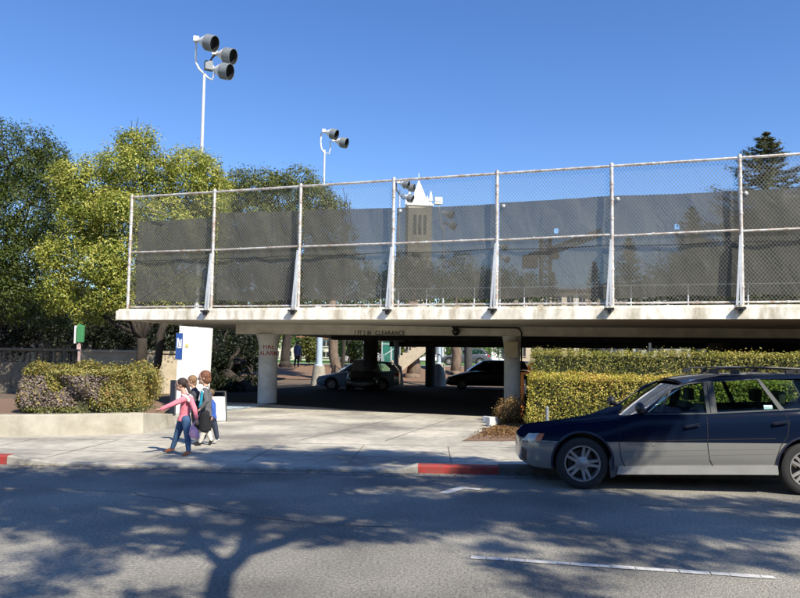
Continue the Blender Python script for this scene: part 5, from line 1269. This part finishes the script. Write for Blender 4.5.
def person(label, Y, j, cols, opts={}):
    """j: joints in picture px with a depth offset in m; all radii in px"""
    k = Y/F; zg = opts.get('zg', LZ); J = {n: at(v[0], v[1], Y+v[2]) for n, v in j.items()}
    pel = J['pelvis']; root = tag(empty('person', (pel.x, pel.y, zg)), label, 'person'); o_ = Vector((pel.x,pel.y,zg))
    for n in J: J[n] = J[n]-o_
    fdir = Vector(opts.get('face', (-1,-.1,0))).normalized(); side = Vector((-fdir.y, fdir.x, 0)); s = opts.get('s', 1.0)
    rp = lambda r: r*k*s
    b = MB(); H_ = J['head']; q = Matrix.Rotation(math.atan2(fdir.y, fdir.x), 3, 'Z') @ Matrix.Rotation(opts.get('nod', .1), 3, 'Y')
    hd = opts.get('hr', 5.2)
    b.ell(H_+Z*rp(hd*.18), (rp(hd*.98), rp(hd*.80), rp(hd*1.0)), 20, 14, q); b.ell(H_+fdir*rp(hd*.22)-Z*rp(hd*.55), (rp(hd*.66), rp(hd*.60), rp(hd*.68)), 16, 12, q)
    b.ell(H_+fdir*rp(hd*1.0)-Z*rp(hd*.22), (rp(hd*.20), rp(hd*.13), rp(hd*.26)), 10, 8, q); b.ell(H_+fdir*rp(hd*.78)-Z*rp(hd*.95), (rp(hd*.22), rp(hd*.25), rp(hd*.2)), 10, 8, q)
    for e in (-1,1): b.ell(H_+side*e*rp(hd*.80)-Z*rp(hd*.15)-fdir*rp(hd*.08), (rp(hd*.16), rp(hd*.10), rp(hd*.27)), 8, 6, q)
    N_ = J['neck']; capsule(b, H_-Z*rp(hd*.5)-fdir*rp(hd*.15), N_, rp(2.2), rp(2.6))
    capsule(b, N_-Z*rp(1.5), J['chest'], rp(3.0), rp(5.0)); capsule(b, J['chest'], J['pelvis'], rp(5.0), rp(5.0))
    sh = opts.get('sh', 6.2); 
    for e, nm in ((-1,'a'),(1,'b')):
        S_ = J['sh_'+nm]; capsule(b, J['chest']+Z*rp(3), S_, rp(3.6), rp(2.5)); capsule(b, S_, J['el_'+nm], rp(2.4), rp(1.7)); capsule(b, J['el_'+nm], J['ha_'+nm], rp(1.7), rp(1.15))
        fd = (J['ha_'+nm]-J['el_'+nm]).normalized(); hand(b, J['ha_'+nm], fd, fdir if nm == 'a' else -side*e, rp(7.0), opts.get('curl_'+nm, .6))
        capsule(b, J['pelvis']+side*0, J['hip_'+nm], rp(4.6), rp(4.4)); capsule(b, J['hip_'+nm], J['kn_'+nm], rp(4.2), rp(2.7)); 
        kn, an = J['kn_'+nm], J['an_'+nm]; capsule(b, kn, kn.lerp(an,.35), rp(2.6), rp(2.55)); capsule(b, kn.lerp(an,.3), an, rp(2.5), rp(1.5)); capsule(b, an, J['to_'+nm], rp(1.5), rp(1.3))
    vox = opts.get('vox', .0065)
    remesh(b, 'body', skin, root, vox, 3)
    e_ = MB()
    for e in (-1,1): e_.ell(H_+fdir*rp(hd*.83)+side*e*rp(hd*.33)+Z*rp(hd*.02), (rp(hd*.10), rp(hd*.15), rp(hd*.08)), 8, 6, q)
    e_.build('eyes', eyeM, root, smooth=2)
    e_ = MB(); e_.ell(H_+fdir*rp(hd*.84)-Z*rp(hd*.58), (rp(hd*.08), rp(hd*.24), rp(hd*.07)), 10, 6, q); e_.build('mouth', lipM, root, smooth=2)
    # hair
    hb = MB(); q2 = q; hb.ell(H_+Z*rp(hd*.36)-fdir*rp(hd*.20), (rp(hd*1.02), rp(hd*.95), rp(hd*.98)), 20, 14, q2)
    for (f_, z_, r_, l_) in opts.get('hair', []): hb.ell(H_+fdir*rp(hd*f_)+Z*rp(hd*z_), (rp(hd*r_), rp(hd*r_*.9), rp(hd*l_)), 14, 10)
    for a_, c_, r0, r1 in opts.get('tail', []): capsule(hb, at(a_[0],a_[1],Y+a_[2])-o_, at(c_[0],c_[1],Y+c_[2])-o_, rp(r0), rp(r1))
    hm_ = mat('hair_'+cols['hn'], cols['hair'], .6, .35, 45, bump=.6, bscale=90); remesh(hb, 'hair', hm_, root, vox*1.2, 2)
    # top
    c = MB(); x = opts.get('loose', 1.1); capsule(c, N_-Z*rp(1.6), J['chest'], rp(3.6), rp(5.2*x)); capsule(c, J['chest'], J['pelvis']+Z*rp(4), rp(5.2*x), rp(4.8*x)); a_ = J['pelvis']+Z*rp(3); b_ = J['pelvis']-Z*rp(1.2+opts.get('hem',0)); c.lathe([(0,0),(rp(4.9*x),0),(rp(6.3*x),(a_-b_).length),(0,(a_-b_).length)], a_, b_-a_, 20)
    sl_ = opts.get('sleeve', .93)
    for nm in 'ab':
        capsule(c, J['chest']+Z*rp(3), J['sh_'+nm], rp(4.1), rp(3.1)); capsule(c, J['sh_'+nm], J['el_'+nm], rp(3.05), rp(2.4)); capsule(c, J['el_'+nm], J['el_'+nm].lerp(J['ha_'+nm], sl_), rp(2.4), rp(1.85))
    remesh(c, 'top', mat('cloth_'+cols['tn'], cols['top'], .9, .12, 30, bump=.8, bscale=14), root, vox, 3)
    # trousers / skirt
    c = MB(); ll = opts.get('leglen', .95)
    for nm in 'ab':
        h_, kn, an = J['hip_'+nm], J['kn_'+nm], J['an_'+nm]; capsule(c, J['pelvis'], h_, rp(5.0), rp(4.8)); 
        if opts.get('skirt'): capsule(c, h_, h_.lerp(kn,.95), rp(4.9), rp(4.6)); capsule(c, J['hip_a'].lerp(J['hip_b'],.5), J['kn_a'].lerp(J['kn_b'],.5)+Z*rp(1), rp(5), rp(4.8))
        else: capsule(c, h_, kn, rp(4.7), rp(3.3)); capsule(c, kn, kn.lerp(an,.35), rp(3.2), rp(3.0)); capsule(c, kn.lerp(an,.3), kn.lerp(an,ll), rp(3.0), rp(2.3))
    remesh(c, 'skirt' if opts.get('skirt') else 'trousers', mat('cloth_'+cols['ln'], cols['legs'], .9, .2, 30, bump=.7, bscale=16), root, vox, 3)
    if opts.get('leggings'):
        c = MB()
        for nm in 'ab': kn, an = J['kn_'+nm], J['an_'+nm]; capsule(c, kn, kn.lerp(an,.35), rp(3.0), rp(2.9)); capsule(c, kn.lerp(an,.3), an, rp(2.9), rp(2.0))
        remesh(c, 'leggings', mat('cloth_cream', (0.62,0.58,0.50), .9, .1, 30), root, vox, 2)
    for nm in 'ab':
        c = MB(); an, to = J['an_'+nm], J['to_'+nm]; hl_ = an-(to-an).normalized()*rp(1.2)-Z*rp(1.2); capsule(c, an-Z*rp(.2), hl_, rp(2.0), rp(1.6)); capsule(c, hl_, to, rp(1.7), rp(1.45)); capsule(c, an, to+Z*rp(.3), rp(1.9), rp(1.3))
        remesh(c, 'shoe', mat('shoe_'+cols['sn'], cols['shoe'], .5, .1, 20), root, vox, 2)
    return root, J, k, o_
YA = gp(178,455.3,LZ).y
rA, JA, kA, oA = person('woman in pink jumper and jeans with dark ponytail, arm stretched out left', YA,
  dict(head=(181.2,384.5,0), neck=(184.5,394,0), chest=(186.5,402,0), pelvis=(184.5,418,0), sh_a=(183,399.5,-.12), el_a=(171.5,404.6,-.22), ha_a=(161,409.2,-.28), sh_b=(190.5,399,-.06), el_b=(194.6,409,-.16), ha_b=(196.6,418.6,-.2),
       hip_a=(182,420.5,.06), kn_a=(177.3,434.5,.08), an_a=(172.3,448.3,.12), to_a=(166,451.2,.12), hip_b=(186.5,420.5,-.07), kn_b=(187.6,436.5,-.09), an_b=(188.6,451.6,-.10), to_b=(183.8,454.8,-.12)),
  dict(hair=(0.035,0.02,0.014), hn='dark', top=(0.72,0.20,0.25), tn='pink', legs=(0.045,0.10,0.20), ln='denim', shoe=(0.24,0.09,0.04), sn='brown'),
  dict(hair=[(-.75,-.1,.45,.6)], tail=[((186.5,384,0),(190.0,392.5,-.03),2.1,1.6)], hem=1.5, face=(-1,-.1,0), sh=6))
mb = MB(); 
for a_, b_, r0, r1 in (((186,395,.08),(190.3,397.6,-.02),2.0,2.6),((190.3,397.6,-.02),(188.6,400.8,-.12),2.8,1.5),((182.6,395.2,-.06),(187,397.3,-.10),1.3,2.0)): capsule(mb, at(a_[0],a_[1],YA+a_[2])-oA, at(b_[0],b_[1],YA+b_[2])-oA, r0*kA, r1*kA)
remesh(mb, 'hood', mat('cream_cloth',(0.68,0.62,0.52),.9,.08,20), rA, .007)
hb = at(196.2,421.5,YA-.2); bagk = tag(empty('carrier_bag', (hb.x,hb.y,hb.z-.16)), 'lavender pink bag hanging from the hand of the woman in pink', 'bag')
mb = MB(); kk = kA
for z0_, w_ in ((-.09,.055),(-.05,.07),(0,.062),(.06,.045),(.10,.018)): pass
mb.v = []; rings = [(-.10,.05,.03),(-.085,.072,.04),(-.03,.078,.045),(.03,.062,.038),(.07,.045,.025),(.10,.02,.012)]
sgm = 14
for z_, rx, ry in rings:
    for i in range(sgm): a = i*6.2832/sgm; w_ = 1+.10*math.sin(3*a+z_*40); mb.v.append(Vector((rx*math.cos(a)*w_-.03-z_*.25, ry*math.sin(a)*w_, z_)))
for r_ in range(len(rings)-1):
    for i in range(sgm): mb.f.append((r_*sgm+i, r_*sgm+(i+1)%sgm, (r_+1)*sgm+(i+1)%sgm, (r_+1)*sgm+i))
mb.f.append(tuple(range(sgm))[::-1]); bgm = mat('lavender_cloth',(0.62,0.36,0.52),.7,.2,30); mb.build('pouch', bgm, bagk, smooth=2)
mb = MB(); mb.tube([(-.05,0,.09),(-.01,0,.15),(.01,0,.19)], .008, 6); mb.tube([(-.06,0,.09),(-.03,.01,.15),(.0,.01,.19)], .008, 6); mb.build('strap', bgm, bagk)
YB = gp(198,443.5,LZ).y
person('light brown haired girl half hidden behind the woman in pink', YB,
  dict(head=(191.6,381.0,0), neck=(194.5,389,0), chest=(196,396.5,0), pelvis=(197,411.5,0), sh_a=(194,393.5,-.15), el_a=(192.5,402,-.18), ha_a=(190,410,-.2), sh_b=(198,393.5,.15), el_b=(199,402,.17), ha_b=(198,410,.2),
       hip_a=(195.5,414,-.07), kn_a=(197.3,427,-.07), an_a=(196.8,439.6,-.05), to_a=(192.5,442.8,-.05), hip_b=(198,414,.07), kn_b=(201,426.5,.07), an_b=(203,437.5,.08), to_b=(200,440.8,.08)),
  dict(hair=(0.24,0.14,0.07), hn='lightbrown', top=(0.05,0.055,0.07), tn='charcoal_blue', legs=(0.035,0.035,0.04), ln='black', shoe=(0.66,0.60,0.52), sn='cream'),
  dict(hair=[(-.55,-.5,.6,.9)], hr=5.0, s=.92, skirt=True, leggings=True))
YCc = gp(206,445.5,LZ).y
rC, JC, kC, oC = person('woman with a reddish brown bob in a long grey cardigan and black skirt', YCc,
  dict(head=(204.2,377.5,0), neck=(205.8,387,0), chest=(206,394.5,0), pelvis=(206,411.5,0), sh_a=(204.8,390.5,-.15), el_a=(206.5,401,-.22), ha_a=(201,408,-.24), sh_b=(206.5,390.5,.16), el_b=(204,401,.2), ha_b=(198,408,.2),
       hip_a=(205,415,-.08), kn_a=(204.2,429,-.08), an_a=(200.2,442.0,-.06), to_a=(195.8,444.6,-.06), hip_b=(207,415,.08), kn_b=(206.8,429,.08), an_b=(211.3,439.8,.08), to_b=(209.6,444.3,.08)),
  dict(hair=(0.17,0.065,0.03), hn='auburn', top=(0.10,0.10,0.105), tn='grey_knit', legs=(0.010,0.010,0.012), ln='soft_black', shoe=(0.014,0.014,0.014), sn='black'),
  dict(hair=[(-.45,-.35,.85,.85),(-.15,-.1,.9,.7)], hr=5.6, skirt=True, leggings=True, hem=3.5, loose=1.12))
for nm, col_, pts, r in (('scarf', (0.72,0.70,0.66), [((201.5,388,-.12),(203.0,392,-.20)),((203,387.5,-.05),(207.5,388.5,-.1)),((201.8,391,-.15),(199.5,400,-.17))], 1.4), ('teal_panel', (0.02,0.30,0.42), [((202.4,392,-.20),(201.3,399,-.20)),((201.3,399,-.20),(200.2,407,-.18))], 1.5)):
    mb = MB()
    for a_, b_ in pts: capsule(mb, at(a_[0],a_[1],YCc+a_[2])-oC, at(b_[0],b_[1],YCc+b_[2])-oC, r*kC, r*kC*.9)
    remesh(mb, nm, mat('cloth_'+nm, col_, .9, .1, 20), rC, .007)
YD = gp(211,442.2,LZ).y
person('small boy in a bright blue jumper and navy trousers beside the white board', YD-.35,
  dict(head=(210.2,393.6,0), neck=(211,400,0), chest=(211.3,405,0), pelvis=(211.6,416.5,0), sh_a=(211.8,402.6,-.11), el_a=(213.4,409.5,-.15), ha_a=(212.4,416.3,-.18), sh_b=(210.5,402.6,.11), el_b=(208,409.5,.14), ha_b=(206,415.5,.15),
       hip_a=(211.3,418.5,-.05), kn_a=(207.2,427.5,-.05), an_a=(203.4,438.5,-.04), to_a=(200.0,441.0,-.04), hip_b=(212.6,418.5,.05), kn_b=(215.5,429,.05), an_b=(217.4,439.0,.06), to_b=(214.4,441.6,.06)),
  dict(hair=(0.17,0.10,0.05), hn='brown', top=(0.03,0.09,0.36), tn='blue', legs=(0.025,0.035,0.06), ln='navy', shoe=(0.6,0.6,0.58), sn='white'),
  dict(hr=4.3, s=.82, hem=1))
YM = 55.0
def farman():
    k = YM/F; rootp = at(297,366.8,YM); root = tag(empty('person', rootp), 'man in a blue shirt and dark trousers standing on the path beyond the garage', 'person')
    L = lambda x, y, d=0: at(x, y, YM+d)-rootp
    b = MB(); hd = L(297.6,343.0); b.ell(hd, (.085,.10,.12), 16, 12); capsule(b, hd-Z*.08, L(297.4,346.4), .05, .06)
    capsule(b, L(297.4,347.2), L(297,354.8), .15, .14)
    sh = ((294.9,347.2,294.2,351.0,294.5,354.6),(299.9,347.2,300.6,351.0,300.2,354.6))
    for x0,y0,x1,y1,x2,y2 in sh:
        capsule(b, L(297.4,347.0), L(x0,y0), .08, .06); capsule(b, L(x0,y0), L(x1,y1), .05, .042); capsule(b, L(x1,y1), L(x2,y2), .04, .03); hand(b, L(x2,y2), Vector((0,0,-1)), Vector((0,-1,0)), .18)
    lg = ((296.1,355.4,295.3,360.6,294.4,365.8),(298.1,355.4,298.2,360.8,298.1,366.2))
    for x0,y0,x1,y1,x2,y2 in lg: capsule(b, L(x0,y0), L(x1,y1), .09, .06); capsule(b, L(x1,y1), L(x2,y2), .055, .04)
    remesh(b, 'body', skin, root, .012, 2)
    c = MB(); capsule(c, L(297.4,347.4), L(297,354.2), .175, .165)
    for x0,y0,x1,y1,x2,y2 in sh: capsule(c, L(297.4,347.3), L(x0,y0), .11, .085); capsule(c, L(x0,y0), L(x1,y1), .075, .06); capsule(c, L(x1,y1), L(x1,y1).lerp(L(x2,y2),.8), .058, .05)
    remesh(c, 'shirt', mat('dull_blue_cloth', (0.07,0.10,0.20), .9), root, .014, 2)
    c = MB()
    for x0,y0,x1,y1,x2,y2 in lg: capsule(c, L(297,355), L(x0,y0), .13, .11); capsule(c, L(x0,y0), L(x1,y1), .11, .08); capsule(c, L(x1,y1), L(x2,y2), .08, .06)
    remesh(c, 'trousers', mat('black_cloth', (0.012,0.012,0.015), .9), root, .014, 2)
    for x0,y0,x1,y1,x2,y2 in lg:
        c = MB(); capsule(c, L(x2,y2-.1), L(x2,y2+.25,.16), .05, .045); remesh(c, 'shoe', black, root, .012, 2)
    c = MB(); c.ell(hd+Vector((0,-.02,.03)), (.098,.105,.115), 16, 12); remesh(c, 'hair', mat('black_hair',(0.012,0.01,0.01),.7), root, .014, 2)
farman()
# ------------------------------------------------------------------ the street tree behind the camera, whose shade lies on the road
SH_ = Vector((SUNV.x/SUNV.z, SUNV.y/SUNV.z, 0))
def lift(px, py, h, z=0): g = gp(px, py, z); return g+Vector((SH_.x, SH_.y, 1))*h
spots = [(760,505,.5,.8),(790,520,.5,.8),(745,532,.45,.8),(700,502,.5,.8),(640,530,.4,.8),(600,560,.3,.6),(680,565,.25,.5),(560,500,.6,1),(620,510,.6,1),(680,515,.6,.9),(500,512,.55,1),(460,522,.5,.9),(580,545,.3,.5),(660,545,.3,.5),(730,520,.5,.7),(395,535,.35,.7),(30,515,.6,.9),(90,545,.35,.7),(145,520,.45,.8),(20,480,1.1,1),(100,480,1.1,1),(180,481,1.1,1),(250,481,1.0,1),(40,500,.8,.8),(110,500,.75,.9),(190,498,.6,.9),(250,492,.8,.9),(320,480,.9,.9),(390,478,.8,.75),(325,499,.85,.9),(415,502,.7,.9),(380,513,.55,.9),(450,512,.5,.8),
 (300,459,.95,.9),(360,457,.95,.9),(250,456,.9,.8),(420,461,.85,.75),(330,466,.8,.9),(230,464,.8,.8),(470,464,.7,.7),(485,500,.6,.5),(440,528,.35,.7),(540,503,.75,.9),(600,513,.7,.9),(660,521,.55,.8),(560,528,.5,.8),(620,538,.4,.5),(700,532,.4,.7),(505,482,.6,.7),(560,484,.6,.9),(620,497,.5,.8),
 (55,530,.45,.75),(100,524,.35,.8),(75,560,.35,.6),(20,560,.35,.45),(15,590,.35,.4),(110,540,.25,.5),(222,528,.42,.8),(165,540,.32,.6),(200,545,.3,.6),(270,512,.6,.8),(300,532,.45,.8),(345,528,.4,.7),(490,545,.28,.6),(525,575,.28,.4),(500,565,.2,.5),(745,545,.4,.6),(700,560,.25,.3),(560,588,.3,.4),(600,470,.6,.9),(560,455,.5,.8),(60,585,.3,.4),(150,595,.25,.3),(780,560,.3,.4),(540,450,.4,.8)]
hts = []; bl = []; rootS = gp(216,600); tb = rootS+Vector((SH_.x,SH_.y,1))*5.2; tb = Vector((tb.x+.35, tb.y-.9, 0))
tS = tag(empty('street_tree', tb), 'large tree on the near side of the road whose shade covers the asphalt', 'tree')
P_ = []; N_ = []
cspots = [(760,505,.5,.8),(790,520,.5,.8),(745,532,.45,.8),(700,502,.5,.8),(640,530,.4,.8),(600,560,.3,.6),(680,565,.25,.5),(560,500,.6,1),(620,510,.6,1),(680,515,.6,.9),(500,512,.55,1),(460,522,.5,.9),(580,545,.3,.5),(660,545,.3,.5),(730,520,.5,.7),(395,535,.35,.7),(30,515,.6,.9),(90,545,.35,.7),(145,520,.45,.8),(-.75,.3,.45,1),(-.35,.5,.55,1),(.1,.5,.55,1),(.0,.9,.5,.9),(.45,.8,.5,.75),(-.5,.9,.5,.9),(.55,1.2,.35,.6)]
for i, (px, py, r, dn) in enumerate(spots+cspots):
    h = 8.6+1.6*math.sin(i*1.9)
    if i >= len(spots): c_ = w0+cdr*px+Vector((0,.2,py))+Vector((SH_.x,SH_.y,1))*h
    else: c_ = lift(px, py, h); bl.append((c_, r))
    ns_ = max(3, int(46*dn**1.4*r*r/.5)); per_ = 22; m_ = ns_*per_; d = np.repeat(rng.normal(0,1,(ns_,3)), per_, 0); d /= np.linalg.norm(d,axis=1)[:,None]
    rr = np.repeat(rng.random(ns_)**.45, per_); an = np.arctan2(d[:,1], d[:,0]); wob = 1+.28*np.sin(an*3+i)+.15*np.sin(an*7+i*2)
    P_.append(np.array(c_-tb)+d*rr[:,None]*np.array([1.15*r, .95*r, .55*r])*wob[:,None]+rng.normal(0,1,(m_,3))*np.array([.11,.07,.05])); N_.append(d)
P_ = np.concatenate(P_); N_ = np.concatenate(N_)
# leaves come in sprays
P_ = np.repeat(P_, 3, 0)+rng.normal(0,.06,(len(P_)*3,3)); N_ = np.repeat(N_, 3, 0); N_[:,2] += .6
quads_mesh('crown', leaves(P_, N_, .10, .5), lf_dark, tS, rng.random(len(P_)))
mb = MB(); up1 = lift(216,598,5.4)-tb; up2 = lift(222,572,6.0)-tb; up3 = lift(245,552,6.6)-tb
mb.tube([(0,0,-.1),(0.02,-.05,2.0),tuple(up1),tuple(up2),tuple(up3)], [.22,.14,.095,.09,.08], 12)
def br(pts, r0, r1, hh=(6.6,8.6)):
    q = []
    for i, (x, y) in enumerate(pts): t = i/(len(pts)-1); q.append(tuple(lift(x,y,hh[0]+(hh[1]-hh[0])*t)-tb))
    mb.tube(q, [r0+(r1-r0)*i/(len(pts)-1) for i in range(len(pts))], 8)
br([(245,552),(275,544),(310,530),(350,520),(400,508),(450,500)], .10, .04); br([(222,565),(205,548),(190,520),(170,495)], .07, .03)
br([(245,552),(250,520),(262,495),(280,470)], .08, .03); br([(205,548),(170,545),(130,540),(90,520)], .05, .02); br([(190,520),(120,508),(60,500)], .06, .03)
br([(400,508),(470,520),(540,530),(600,540),(650,545)], .02, .008); br([(350,520),(400,530),(440,540)], .018, .008); br([(450,500),(540,505),(640,520),(760,548)], .05, .015); br([(60,500),(80,530),(70,570)], .03, .012)
br([(450,500),(520,485),(600,480)], .04, .02)
q_ = mb.build('trunk', bark, smooth=2, fix=False); q_.parent = tS
for (c_, r) in bl: pass
# ------------------------------------------------------------------ tidy up
for o in list(bpy.data.objects):
    if o.type == 'EMPTY' and not o.children and 'label' in o: pass
# unseen low building added behind the camera to darken the wagon's reflections
nb = tag(empty('building', S(0,-26,0)), 'unseen long brown building added behind the camera to darken the wagon reflections', 'building')
mb = MB(); mb.prism([S(-40,-36),S(45,-36),S(45,-24),S(-40,-24)], (0,0,6.5)); par(mb.build('wall', mat('added_brown_shingle',(0.07,0.05,0.035),.9,.3,3)), nb)  # wall of the added unseen building
mb = MB(); mb.prism([S(-40.4,-36.4,6.503),S(45.4,-36.4,6.503),S(45.4,-23.6,6.503),S(-40.4,-23.6,6.503)], (0,0,.3)); par(mb.build('roof', darkcon), nb)  # roof of the added unseen building
for i in range(14):
    mb = MB(); mb.box(S(-36+i*5.8,-23.97,2.2), (2.2,.1,1.6), KA); par(mb.build('window', dk), nb)
